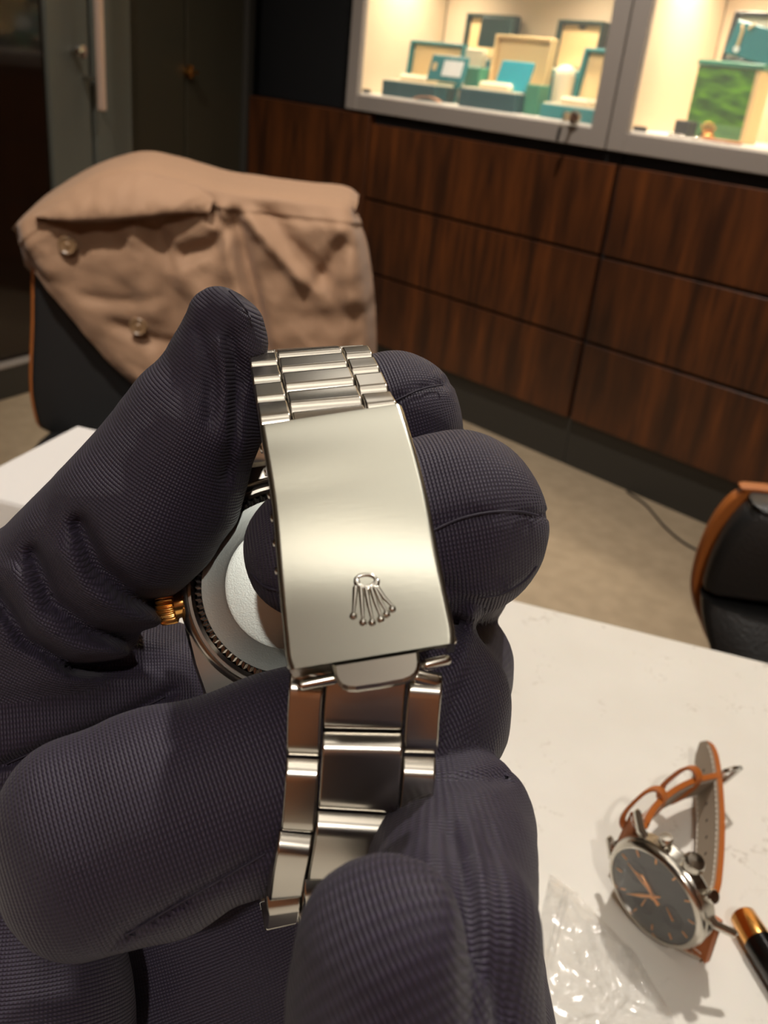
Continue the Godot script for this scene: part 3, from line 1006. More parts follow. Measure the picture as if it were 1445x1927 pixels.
func smooth_loop(P: Array, sub: int) -> Array:
	var out := []
	var n := P.size()
	for k in n:
		for j in sub:
			var f := float(j) / sub
			var a: Vector2 = P[(k + n - 1) % n]
			var b: Vector2 = P[k]
			var c: Vector2 = P[(k + 1) % n]
			var d: Vector2 = P[(k + 2) % n]
			out.append((b * 2.0 + (c - a) * f + (a * 2.0 - b * 5.0 + c * 4.0 - d) * f * f + (b * 3.0 - a - c * 3.0 + d) * f * f * f) * 0.5)
	return out

func chair(label: String, xf: Transform3D, outline: Array, split_y: float) -> void:
	# xf: origin on the floor below the middle of the back, +z = the way the sitter faces
	var t := thing("shell_chair", label, "chair", xf.origin, "black padded bentwood chairs", xf.basis)
	var curve := func(p: Vector2): return 0.55 * p.x * p.x - 0.02
	var m := Mb.new()
	blob(m, outline, curve, [[1.0, 0.0], [1.012, -0.004], [1.012, -0.010], [1.0, -0.014], [0.7, -0.014], [0.35, -0.014], [0.02, -0.014]], Transform3D())
	blob(m, outline, curve, [[1.0, 0.0], [0.7, 0.0], [0.02, 0.0]], Transform3D(), -1.0)
	var shell := part("back_shell", m, M.bentwood, t, true)
	m = Mb.new()
	var pads := []
	if split_y > 0.0:
		var up := []
		var lo := []
		for p in outline:
			up.append(Vector2(p.x, maxf(p.y, split_y + 0.002)))
			lo.append(Vector2(p.x, minf(p.y, split_y - 0.002)))
		pads = [up, lo]
	else:
		pads = [outline]
	for k in pads.size():
		m = Mb.new()
		var o: Array = pads[k]
		var tilt := 0.0
		var cf := func(p: Vector2): return 0.55 * p.x * p.x - 0.02 + (maxf(0.0, split_y - p.y) * 0.55 if k == 1 else 0.0)
		blob(m, o, cf, [[0.965, 0.0], [0.975, 0.010], [0.965, 0.020], [0.93, 0.028], [0.80, 0.034], [0.5, 0.038], [0.25, 0.039], [0.02, 0.039]], Transform3D(), -1.0)
		part("back_pad", m, M.black_leather, t, true)
	# seat
	var seat := smooth_loop([Vector2(-0.21, -0.02), Vector2(-0.22, 0.2), Vector2(-0.20, 0.40), Vector2(0.0, 0.44), Vector2(0.20, 0.40), Vector2(0.22, 0.2), Vector2(0.21, -0.02), Vector2(0.0, -0.04)], 5)
	var SX := Transform3D(Basis(Vector3.RIGHT, PI / 2), Vector3(0, 0.44, 0))
	var flat := func(_p: Vector2): return 0.0
	m = Mb.new()
	blob(m, seat, flat, [[0.02, 0.02], [0.6, 0.02], [1.0, 0.014], [1.02, 0.006], [1.0, 0.0], [0.5, 0.0], [0.02, 0.0]], SX)
	part("seat_shell", m, M.bentwood, t, true)
	m = Mb.new()
	blob(m, seat, flat, [[0.97, 0.0], [0.98, -0.02], [0.95, -0.035], [0.8, -0.042], [0.4, -0.045], [0.02, -0.045]], SX, -1.0)
	part("seat_pad", m, M.black_leather, t, true)
	m = Mb.new()
	m.tube([Vector3(0, 0.43, 0.05), Vector3(0, 0.42, -0.03), Vector3(0, 0.50, -0.055), Vector3(0, 0.60, -0.045)], 0.014, 10)
	part("back_support", m, M.chrome, t, true)
	for s in [[-1, 0.03], [1, 0.03], [-1, 0.36], [1, 0.36]]:
		m = Mb.new()
		var sx: float = s[0]
		var sz: float = s[1]
		m.tube([Vector3(0.14 * sx, 0.43, lerpf(sz, 0.2, 0.25)), Vector3(0.20 * sx, 0.008, lerpf(sz, 0.2, -0.25))], [0.013, 0.009], 10)
		part("leg", m, M.dark_metal, t, true)

func chairs() -> void:
	# left chair, its back square to the view
	var face := Vector3(0.724, 0, 0.690).normalized()
	var c := at(372, 620, 1.34)
	var xf := Transform3D(Basis(Vector3(face.z, 0, -face.x), Vector3.UP, face), Vector3(c.x, 0, c.z))
	var o := smooth_loop([Vector2(-0.205, 0.462), Vector2(-0.243, 0.51), Vector2(-0.236, 0.64), Vector2(-0.222, 0.77), Vector2(-0.18, 0.805), Vector2(0.0, 0.815), Vector2(0.18, 0.805), Vector2(0.222, 0.77), Vector2(0.236, 0.64), Vector2(0.243, 0.51), Vector2(0.205, 0.462), Vector2(0.0, 0.445)], 5)
	chair("black padded bentwood chair under the tan coat", xf, o, 0.0)
	# right chair tucked up to the far table edge
	face = TV
	c = at(1360, 1080, 0.66)
	var B := Basis(TU, Vector3.UP, TV)
	var loc := func(x: float, y: float):
		var r := ray(x, y)
		var p := CP + r * ((c - CP).dot(face) / r.dot(face))
		return Vector2((p - c).dot(TU), p.y)
	var half := 0.20
	var L0: Vector2 = loc.call(1305, 1085)
	var px := [[1440, 927], [1405, 930], [1375, 945], [1345, 982], [1320, 1035], [1306, 1090], [1308, 1130], [1322, 1175], [1345, 1225]]
	var left := []
	for q in px: left.append(loc.call(q[0], q[1]))
	var cx := L0.x + half
	var out2 := []
	for k in range(left.size() - 1, -1, -1):
		out2.append(Vector2(left[k].x - cx, left[k].y))
	var low: Vector2 = out2[0]
	out2.push_front(Vector2(low.x + 0.04, low.y - 0.035))
	var full := out2.duplicate()
	var top: Vector2 = out2[-1]
	full.append(Vector2(0.0, top.y + 0.004))
	for k in range(out2.size() - 1, -1, -1):
		full.append(Vector2(-out2[k].x, out2[k].y))
	full.append(Vector2(0.0, low.y - 0.04))
	var org := c + TU * cx
	var split: Vector2 = loc.call(1330, 1092)
	chair("black padded bentwood chair at the far right table edge", Transform3D(B, Vector3(org.x, 0, org.z)), smooth_loop(full, 4), split.y)

func poly_at(P: Array, f: float) -> Vector2:
	return spline(P, clampf(f, 0, 1) * (P.size() - 1))
func line_dist(p: Vector2, P: Array) -> float:
	var best := 1e9
	for k in P.size() - 1:
		best = minf(best, p.distance_to(Geometry2D.get_closest_point_to_segment(p, P[k], P[k + 1])))
	return best

func coat() -> void:
	var face := Vector3(0.724, 0, 0.690).normalized()
	var c0 := at(372, 600, 1.26)
	var cp := func(q: Vector2, off: float) -> Vector3:
		var r := ray(q.x, q.y)
		return CP + r * ((c0 - CP).dot(face) / r.dot(face)) + face * off
	var T := [Vector2(12, 447), Vector2(62, 403), Vector2(150, 352), Vector2(240, 325), Vector2(310, 335), Vector2(375, 354), Vector2(430, 367), Vector2(560, 384), Vector2(640, 393), Vector2(668, 410)]
	var Lf := [Vector2(12, 447), Vector2(30, 492), Vector2(66, 528), Vector2(130, 602), Vector2(200, 688), Vector2(262, 745), Vector2(330, 830), Vector2(400, 930)]
	var Rt := [Vector2(668, 410), Vector2(690, 470), Vector2(703, 560), Vector2(708, 650), Vector2(705, 740), Vector2(695, 880)]
	var Bt := [Vector2(400, 930), Vector2(500, 930), Vector2(600, 910), Vector2(695, 880)]
	var folds := [
		[[Vector2(398, 398), Vector2(424, 432), Vector2(400, 462), Vector2(350, 478)], -0.022, 16.0],
		[[Vector2(440, 405), Vector2(452, 470), Vector2(478, 560), Vector2(500, 690)], -0.030, 15.0],
		[[Vector2(425, 400), Vector2(432, 470), Vector2(450, 560), Vector2(462, 690)], 0.018, 22.0],
		[[Vector2(470, 410), Vector2(530, 480), Vector2(588, 545)], 0.020, 16.0],
		[[Vector2(500, 405), Vector2(560, 470), Vector2(600, 520)], -0.014, 18.0],
		[[Vector2(588, 545), Vector2(612, 520), Vector2(645, 460)], -0.016, 16.0],
		[[Vector2(640, 400), Vector2(655, 470), Vector2(660, 560)], 0.014, 20.0],
		[[Vector2(290, 430), Vector2(318, 500), Vector2(322, 600), Vector2(335, 680)], -0.015, 22.0],
		[[Vector2(250, 440), Vector2(268, 520), Vector2(285, 580)], 0.012, 30.0],
		[[Vector2(215, 612), Vector2(270, 636), Vector2(330, 655)], -0.010, 12.0],
		[[Vector2(345, 520), Vector2(380, 560), Vector2(400, 640)], 0.012, 24.0],
		[[Vector2(160, 560), Vector2(240, 570), Vector2(300, 560)], -0.006, 10.0],
		[[Vector2(560, 600), Vector2(640, 600), Vector2(700, 590)], -0.006, 20.0],
	]
	var nz := noise(91, 0.012, 3)
	var rows := []
	var NV := 74
	var NU := 84
	var surf := func(u: float, v: float) -> Vector2:
		var t := poly_at(T, u)
		var b := poly_at(Bt, u)
		var l := poly_at(Lf, v)
		var r := poly_at(Rt, v)
		return t * (1 - v) + b * v + l * (1 - u) + r * u - (T[0] * (1 - u) * (1 - v) + T[-1] * u * (1 - v) + Bt[0] * (1 - u) * v + Bt[-1] * u * v)
	var height := func(q: Vector2) -> float:
		var h := 0.004 * nz.get_noise_2d(q.x, q.y) + 0.010 * nz.get_noise_2d(q.x * 0.4 + 300, q.y * 0.25)
		for f in folds:
			var dd: float = line_dist(q, f[0]) / f[2]
			if dd < 3.0: h += 0.75 * f[1] * exp(-dd * dd)
		return h
	# back sheet, over the top, down the front
	for k in range(14, 0, -1):
		var row := PackedVector3Array()
		for j in NU + 1:
			var u := float(j) / NU
			var q: Vector2 = poly_at(T, u)
			var a := minf(k / 5.0, 1.0)
			var down := maxf(0.0, (k - 5) / 9.0)
			var p: Vector3 = cp.call(q, 0.0)
			p += -face * (0.085 * sin(a * PI / 2)) + Vector3.UP * (0.018 * sin(minf(k / 5.0, 2.0) * PI / 2) - 0.12 * down)
			p += face * 0.01 * nz.get_noise_2d(u * 500, k * 20.0)
			row.append(p)
		rows.append(row)
	for i in NV + 1:
		var v := float(i) / NV
		var row := PackedVector3Array()
		for j in NU + 1:
			var u := float(j) / NU
			var q: Vector2 = surf.call(u, v)
			var edge := minf(minf(u, 1 - u) * 14.0, 1.0)
			var off: float = height.call(q) * minf(1.0, 0.15 + v * 9.0) + 0.012 * sin(edge * PI / 2) * minf(v * 8.0, 1.0) - 0.012
			# the left rim curls back
			off -= 0.03 * exp(-pow(u / 0.035, 2.0)) * (1.0 - smoothstep(0.1, 0.35, v))
			off -= 0.035 * exp(-pow((1 - u) / 0.05, 2.0))
			row.append(cp.call(q, off))
		rows.append(row)
	# a second skin behind gives the cloth its thickness
	var o := thing("coat", "tan cotton coat draped over the chair back", "coat", Vector3(c0.x, 0.5, c0.z))
	var m := Mb.new()
	m.grid(rows, 1.0, false, 4.0, 5.0)
	var inner := []
	for r in rows.size():
		var row := PackedVector3Array()
		for j in NU + 1:
			var nn: Vector3 = m.n[r * (NU + 1) + j]
			if nn.dot(face) < 0.0 and r > 20: nn = -nn
			row.append(rows[r][j] - nn * 0.0025)
		inner.append(row)
	m.grid(inner, -1.0, false, 4.0, 5.0)
	part("coat_body", m, M.coat, o)
	# turned-over flap at the top
	var FT := [Vector2(64, 403), Vector2(150, 352), Vector2(240, 326), Vector2(310, 336), Vector2(370, 354), Vector2(402, 374)]
	var FB := [Vector2(72, 406), Vector2(118, 415), Vector2(190, 416), Vector2(270, 408), Vector2(340, 400), Vector2(396, 402)]
	var fr := []
	for i in 11:
		var v := i / 10.0
		var row := PackedVector3Array()
		for j in 41:
			var u := j / 40.0
			var q := poly_at(FT, u).lerp(poly_at(FB, u), minf(v / 0.85, 1.0))
			var lift := 0.004 + 0.034 * sin(minf(v / 0.85, 1.0) * PI * 0.62) * (0.35 + 0.65 * sin(PI * clampf(u, 0.03, 0.97)))
			if v > 0.85: lift *= 0.55
			row.append(cp.call(q, lift - 0.006 + 0.004 * nz.get_noise_2d(q.x * 2, q.y * 2)))
		fr.append(row)
	m = Mb.new()
	m.grid(fr, 1.0, false, 2.0, 1.0)
	part("collar_flap", m, M.coat, o)
	# sleeve end seen beyond the left rim
	m = Mb.new()
	m.tube([cp.call(Vector2(28, 470), -0.10), cp.call(Vector2(34, 520), -0.11), cp.call(Vector2(44, 560), -0.12)], [0.028, 0.03, 0.016], 14)
	part("sleeve", m, M.coat, o)
	for b in [Vector2(130, 460), Vector2(262, 613)]:
		m = Mb.new()
		var h: float = height.call(b)
		m.lathe([Vector2(0.0, -0.002), Vector2(0.0115, -0.002), Vector2(0.0125, 0.0015), Vector2(0.0105, 0.0035), Vector2(0.008, 0.0018), Vector2(0.0045, 0.0016), Vector2(0.003, 0.003), Vector2(0, 0.003)], 24, Transform3D(Basis(face.cross(Vector3.UP), face, Vector3.UP), cp.call(b, h + 0.006)), 30)
		part("button", m, M.coat_button, o)

func white_box() -> void:
	var A := Vector3(-0.507, 0.75, -0.248)
	var w := 0.10
	var dp := 0.108
	var c := A + TU * (w / 2) + TV * (dp / 2)
	var B := Basis(TU, Vector3.UP, TV)
	var t := thing("white_carton", "white carton on the table behind the gloved thumb", "box", c)
	var m := Mb.new()
	m.cbox(c + Vector3(0, 0.0165, 0), Vector3(w - 0.003, 0.033, dp - 0.003), 0.001, B)
	part("carton_base", m, M.white_side, t)
	m = Mb.new()
	m.cbox(c + Vector3(0, 0.040, 0), Vector3(w, 0.020, dp), 0.0015, B)
	part("carton_lid", m, M.white_card, t)

func floor_cable() -> void:
	var m := Mb.new()
	var P := [Vector2(1180, 925), Vector2(1215, 950), Vector2(1250, 990), Vector2(1285, 1020), Vector2(1330, 1050), Vector2(1380, 1120)]
	var pts := []
	for k in 26:
		var q := poly_at(P, k / 25.0)
		pts.append(on_y(q.x, q.y, 0.004))
	m.tube(pts, 0.003, 8)
	single("floor_cable", m, M.cable, "thin dark cable lying on the floor by the drawers", "cable", "", pts[12])

# ---------------------------------------------------------------- the watch in the hand
var watch_curve := {}
func make_curve(rows: Array, inside: Vector3) -> Dictionary:
	# rows: [x, y, depth mm, width mm, across angle]; returns dense frames with arc length
	var P := []
	var W := []
	for r in rows:
		P.append(at(r[0], r[1], r[2] / 1000.0))
		W.append(Vector2(r[3] / 1000.0, deg_to_rad(r[4])))
	var N := 60 * (rows.size() - 1)
	var pos := []
	var wid := []
	var s := [0.0]
	for k in N + 1:
		var t := float(k) / 60.0
		pos.append(spline(P, t))
		wid.append(spline(W, t))
		if k > 0: s.append(s[-1] + pos[k].distance_to(pos[k - 1]))
	return {"pos": pos, "wid": wid, "s": s, "inside": inside}
func curve_frame(c: Dictionary, s: float, lift := 0.0, side := 0.0, ys := 1.0, xs := 1.0) -> Transform3D:
	var S: Array = c.s
	var k := clampi(S.bsearch(s), 1, S.size() - 1)
	var f := clampf((s - S[k - 1]) / maxf(S[k] - S[k - 1], 1e-9), -3.0, 3.0)
	var p: Vector3 = c.pos[k - 1].lerp(c.pos[k], f)
	var w: Vector2 = c.wid[k - 1].lerp(c.wid[k], clampf(f, 0, 1))
	var k0 := maxi(k - 4, 0)
	var k1 := mini(k + 3, S.size() - 1)
	var t: Vector3 = (c.pos[k1] - c.pos[k0]).normalized()
	var ac := CB * Vector3(cos(w.y), sin(w.y), 0)
	ac = (ac - t * ac.dot(t)).normalized()
	var n := ac.cross(t).normalized()
	if n.dot(p - c.inside) < 0: n = -n
	return Transform3D(Basis(ac * xs, n * ys, t), p + n * lift + ac * (side * w.x))
func curve_width(c: Dictionary, s: float) -> float:
	var S: Array = c.s
	var k := clampi(S.bsearch(s), 0, S.size() - 1)
	return c.wid[k].x

func link(parent: Node3D, c: Dictionary, s0: float, s1: float, x0: float, x1: float, thick: float, mat_: Material, lift := 0.0) -> void:
	var m := Mb.new()
	var fr := []
	var hs := []
	var n := 16
	for k in n + 1:
		var u := float(k) / n
		var e := minf(u, 1 - u) * 2.0
		var r := 1.0 if e > 0.36 else lerpf(0.5, 1.0, sin(e / 0.36 * PI / 2))
		# the outer face of a link is nearly flat along its length
		var s := lerpf(s0, s1, u)
		fr.append(curve_frame(c, s, -thick / 2 + lift - thick * 0.5 * (1.0 - r), (x0 + x1) / 2.0, r))
		hs.append(-thick * (1.0 - r))
	var w := (x1 - x0) * curve_width(c, (s0 + s1) / 2) - 0.00012
	var rr := rrect(w, thick, 0.00028)
	var tl := []
	for k in n + 1:
		tl.append((hs[mini(k + 1, n)] - hs[maxi(k - 1, 0)]) / (absf(s1 - s0) / n * (mini(k + 1, n) - maxi(k - 1, 0))))
	m.sweep(fr, rr[0], rr[1], true, 1.0, tl)
	part("link", m, mat_, parent)

func held_watch() -> void:
	var inside := at(610, 1110, 0.122)
	var upper := make_curve([[508, 850, 152, 20, 8], [526, 750, 153.5, 19, 7], [550, 680, 148, 18.2, 5], [577, 655, 137, 17.8, 3], [592, 690, 125, 17.3, 3], [607, 737, 115.5, 16.9, 3], [622, 785, 107.5, 16.5, 3.2], [655, 930, 100.3, 16.5, 4.2], [677, 1080, 94.6, 16.5, 5.2], [701, 1238, 90.5, 16.7, 6.4]], inside)
	var lower := make_curve([[692, 1255, 94.6, 16, 8], [684, 1350, 95.4, 16, 9.5], [680, 1440, 96.3, 16, 11.5], [668, 1570, 98, 16, 12.5], [648, 1668, 101, 16.4, 13], [632, 1722, 110, 17, 13], [620, 1690, 121, 17.8, 12], [602, 1550, 131, 18.8, 10], [585, 1372, 138, 20, 9]], inside)
	var cc := at(545, 1100, 0.143)
	var t := thing("bracelet_watch", "steel bracelet watch with gold winding crown held in the gloved hand", "watch", cc)
	var s_clasp: float = upper.s[60 * 6]
	var s_end: float = upper.s[-1]
	# links of the upper half: three across, staggered
	var br := Node3D.new()
	br.name = "bracelet"
	t.add_child(br, true)
	var L := 0.0078
	var s := s_clasp - 0.0006
	var row := 0
	while s - L > 0.001:
		var b := s - L
		link(br, upper, b + 0.0002, s - 0.0001, -0.5, -0.27, 0.0026, M.satin)
		link(br, upper, b + 0.0002, s - 0.0001, 0.27, 0.5, 0.0026, M.satin)
		link(br, upper, b + 0.0002 - L * 0.42, s - 0.0001 - L * 0.42, -0.268, 0.268, 0.0027, M.satin, 0.00012)
		s -= L
		row += 1
	link(br, upper, s_clasp - 0.0034, s_clasp + 0.001, -0.268, 0.268, 0.0022, M.satin, -0.0002)
	# lower half
	var L2 := 0.0094
	var s2 := 0.0016
	link(br, lower, 0.0, 0.0078, -0.268, 0.268, 0.0024, M.satin, -0.0006)
	var offs := 0.0078
	while s2 + L2 < lower.s[-1]:
		link(br, lower, s2, s2 + L2 - 0.0003, -0.5, -0.27, 0.0026, M.satin)
		link(br, lower, s2 - 0.0008, s2 + L2 - 0.0011, 0.27, 0.5, 0.0026, M.satin)
		link(br, lower, s2 + offs - 0.0018, s2 + offs - 0.0018 + L2 - 0.0003, -0.268, 0.268, 0.0028, M.satin, 0.0003)
		s2 += L2
	# clasp cover
	var m := Mb.new()
	var hw := 0.00835
	var sec := []
	var nor := []
	var addp := func(x: float, y: float, nx: float, ny: float):
		sec.append(Vector2(x, y))
		nor.append(Vector2(nx, ny).normalized())
	var r := 0.0007
	for k in 5:
		var a := PI / 2 * k / 4.0
		addp.call(hw - r + r * cos(a), -r + r * sin(a), cos(a), sin(a))
	for k in 9:
		var a := PI / 2 * k / 8.0
		addp.call(-hw + r - r * sin(a), -r + r * cos(a), -sin(a), cos(a))
	for q in [[-hw, -0.0030, -1, 0], [-hw, -0.0030, 0, -1], [-hw + 0.0009, -0.0030, 0, -1], [-hw + 0.0009, -0.0030, 1, 0], [-hw + 0.0009, -0.0011, 1, 0], [-hw + 0.0009, -0.0011, 0, -1], [hw - 0.0009, -0.0011, 0, -1], [hw - 0.0009, -0.0011, -1, 0], [hw - 0.0009, -0.0030, -1, 0], [hw - 0.0009, -0.0030, 0, -1], [hw, -0.0030, 0, -1], [hw, -0.0030, 1, 0]]:
		addp.call(q[0], q[1], q[2], q[3])
	var fr := []
	var NF := 60
	for k in NF + 1:
		var u := float(k) / NF
		var ss := lerpf(s_clasp, s_end, u)
		var e0 := clampf((ss - s_clasp) / 0.0016, 0, 1)
		var e1 := clampf((s_end - ss) / 0.0014, 0, 1)
		var drop := 0.0011 * (1.0 - sin(e0 * PI / 2)) + 0.0008 * (1.0 - sin(e1 * PI / 2))
		var wx := curve_width(upper, ss) / 0.0165
		if e1 < 1.0: wx *= 0.975 + 0.025 * sin(e1 * PI / 2)
		fr.append(curve_frame(upper, ss, 0.0014 - drop, 0.0, 1.0, wx))
	m.sweep(fr, sec, nor, true, 2.0)
	var clasp := part("clasp_cover", m, M.brushed, t)
	# rolled end under the lower rim
	m = Mb.new()
	var ef: Transform3D = curve_frame(upper, s_end - 0.0002, 0.0)
	m.tube([ef * Vector3(-0.0080, -0.0010, -0.0006), ef * Vector3(0.0080, -0.0010, -0.0006)], 0.0006, 12)
	part("clasp_rim", m, M.polished, clasp)
	# thumbnail lip
	m = Mb.new()
	var lip := []
	for k in 13:
		var a := PI * k / 12.0
		lip.append(Vector2(0.0043 * signf(cos(a)) * pow(absf(cos(a)), 0.45) + 0.0003, 0.0030 * pow(sin(a), 0.6)))
	m.prism(lip, -0.0008, 0.0006, Transform3D(Basis(ef.basis.x, ef.basis.z, ef.basis.y), ef.origin - ef.basis.y * 0.0003 + ef.basis.z * 0.0002), 0.0003)
	part("clasp_lip", m, M.satin, clasp)
	# inner blade end and spring bars
	m = Mb.new()
	for q in [[-0.0074, -0.0042], [0.0052, 0.0072]]:
		m.tube([ef * Vector3(q[0], -0.0022, 0.0011), ef * Vector3(q[1], -0.0024, 0.0009)], 0.0006, 10)
		var lf: Transform3D = curve_frame(lower, 0.0016, 0.0)
		m.tube([lf * Vector3(q[0], -0.0010, -0.0006), lf * Vector3(q[1], -0.0012, -0.0002)], 0.0008, 10)
	part("spring_bar", m, M.polished, clasp)
	# row of adjusting pins along the left flank
	for k in 6:
		m = Mb.new()
		var pf: Transform3D = curve_frame(upper, lerpf(s_clasp, s_end, 0.10 + 0.11 * k), 0.0014)
		var pp := pf * Vector3(-hw - 0.0001, -0.0017, 0)
		m.lathe([Vector2(0.00055, 0), Vector2(0.00045, 0.00022), Vector2(0, 0.0003)], 10, Transform3D(Basis(pf.basis.y, -pf.basis.x, pf.basis.z), pp), 60)
		part("pin", m, M.polished, clasp)
	# raised crown emblem
	var se := s_clasp
	var bestd := 1e9
	for k in 80:
		var q := lerpf(s_clasp, s_end, k / 79.0)
		var scr := CB.transposed() * (curve_frame(upper, q, 0.0014).origin - CP)
		var yy := 963.5 + scr.y / scr.z * FPX
		if absf(yy - 1133) < bestd:
			bestd = absf(yy - 1133)
			se = q
	var em: Transform3D = curve_frame(upper, se, 0.0014)
	var on_clasp := func(x: float, y: float, lift: float) -> Vector3:
		var rr := ray(x, y)
		var nn := em.basis.y.normalized()
		return CP + rr * ((em.origin - CP).dot(nn) / rr.dot(nn)) + nn * lift
	m = Mb.new()
	var oval := []
	for k in 25:
		var a := TAU * k / 24.0
		oval.append(on_clasp.call(688 + 19 * cos(a) + 2.0 * sin(a), 1092 + 11 * sin(a) - 1.5 * cos(a), -0.00008))
	m.tube(oval, 0.00022, 8, false)
	var bow := []
	for k in 13:
		var a := PI * k / 12.0
		bow.append(on_clasp.call(688 + 19 * cos(a) + 2, 1094 + 13 * sin(a), -0.00026))
	m.tube(bow, 0.00042, 10)
	var tips := [[665, 1159, 669], [683, 1171, 679], [700, 1171, 688], [716, 1165, 698], [727, 1156, 705], [738, 1146, 709]]
	for q in tips:
		m.tube([on_clasp.call(q[2], 1106, -0.00014), on_clasp.call(lerpf(q[2], q[0], 0.5), lerpf(1106, q[1], 0.5), -0.0001), on_clasp.call(q[0], q[1] - 6, -0.00008)], [0.00034, 0.00026, 0.00018], 10)
		var p: Vector3 = on_clasp.call(q[0], q[1], -0.00006)
		m.lathe([Vector2(0, -0.00042), Vector2(0.0003, -0.0003), Vector2(0.00042, 0), Vector2(0.0003, 0.0003), Vector2(0, 0.00042)], 12, Transform3D(Basis(), p), 70)
	part("crown_emblem", m, M.emblem, clasp)

	# case, seen from the back
	var n := (CB * Vector3(0.04, 0.11, 0.99)).normalized()
	var e12 := CB * Vector3(-0.16, 0.97, -0.16)
	e12 = (e12 - n * e12.dot(n)).normalized()
	var e3 := -(e12.cross(n)).normalized()
	var X := Transform3D(Basis(e3, n, e3.cross(n)), cc)
	m = Mb.new()
	m.lathe([Vector2(0.0150, -0.0112), Vector2(0.0172, -0.0102), Vector2(0.0180, -0.0092), Vector2(0.0180, -0.0042), Vector2(0.0177, -0.0035), Vector2(0.0168, -0.0027), Vector2(0.0164, -0.0026), Vector2(0.0163, -0.0030), Vector2(0.0158, -0.0030)], 120, X, 28)
	var cs := part("case", m, M.polished, t)
	for s12 in [-1.0, 1.0]:
		for s3 in [-1.0, 1.0]:
			m = Mb.new()
			var pl := [Vector2(0.0176, 0.004), Vector2(0.0170, 0.0100), Vector2(0.0156, 0.0170), Vector2(0.0146, 0.0214), Vector2(0.0128, 0.0216), Vector2(0.0104, 0.0208), Vector2(0.0102, 0.0130), Vector2(0.0120, 0.0090)]
			var pq := []
			for p in pl: pq.append(Vector2(p.x * s3, p.y * s12))
			m.prism(pq, -0.0096, -0.0034, Transform3D(Basis(e3, e12, n), cc), 0.0005)
			part("lug", m, M.polished, cs)
	m = Mb.new()
	m.lathe([Vector2(0.0157, -0.0032), Vector2(0.0157, -0.0022), Vector2(0.0150, -0.0016)], 120, X, 28)
	m.lathe([Vector2(0.0150, -0.0022), Vector2(0.0147, -0.0013), Vector2(0.0139, -0.0010)], 720, X, 50, 0.00020, 90)
	var fl := part("fluted_ring", m, M.polished, cs)
	m = Mb.new()
	m.lathe([Vector2(0.0141, -0.0018), Vector2(0.0138, -0.0009), Vector2(0.0133, -0.0008), Vector2(0.0106, -0.0003), Vector2(0.0100, -0.00005), Vector2(0.0096, 0.0), Vector2(0.0, 0.0001)], 96, X, 14)
	part("case_back", m, M.case_back, cs)
	m = Mb.new()
	m.lathe([Vector2(0, -0.0135), Vector2(0.0125, -0.0132), Vector2(0.0140, -0.0128), Vector2(0.0170, -0.0112), Vector2(0.0150, -0.0100)], 96, X, 20)
	part("bezel", m, M.gold, cs)
	# winding crown
	var cx := Transform3D(Basis(n, e3, n.cross(e3)), cc - n * 0.0052)
	m = Mb.new()
	m.lathe([Vector2(0.0022, 0.0172), Vector2(0.0024, 0.0186)], 24, cx)
	m.lathe([Vector2(0.0024, 0.0186), Vector2(0.0029, 0.0188), Vector2(0.0030, 0.0192), Vector2(0.0030, 0.0210), Vector2(0.0028, 0.0214), Vector2(0.0020, 0.0217), Vector2(0.0, 0.0218)], 240, cx, 30, 0.00016, 26)
	part("winding_crown", m, M.gold, cs)
	# end links
	for s12 in [-1.0, 1.0]:
		m = Mb.new()
		m.cbox(cc - n * 0.0066 + e12 * (0.0184 * s12), Vector3(0.0200, 0.0050, 0.0034), 0.0009, Basis(e3, e12, n))
		part("end_link", m, M.satin, br)

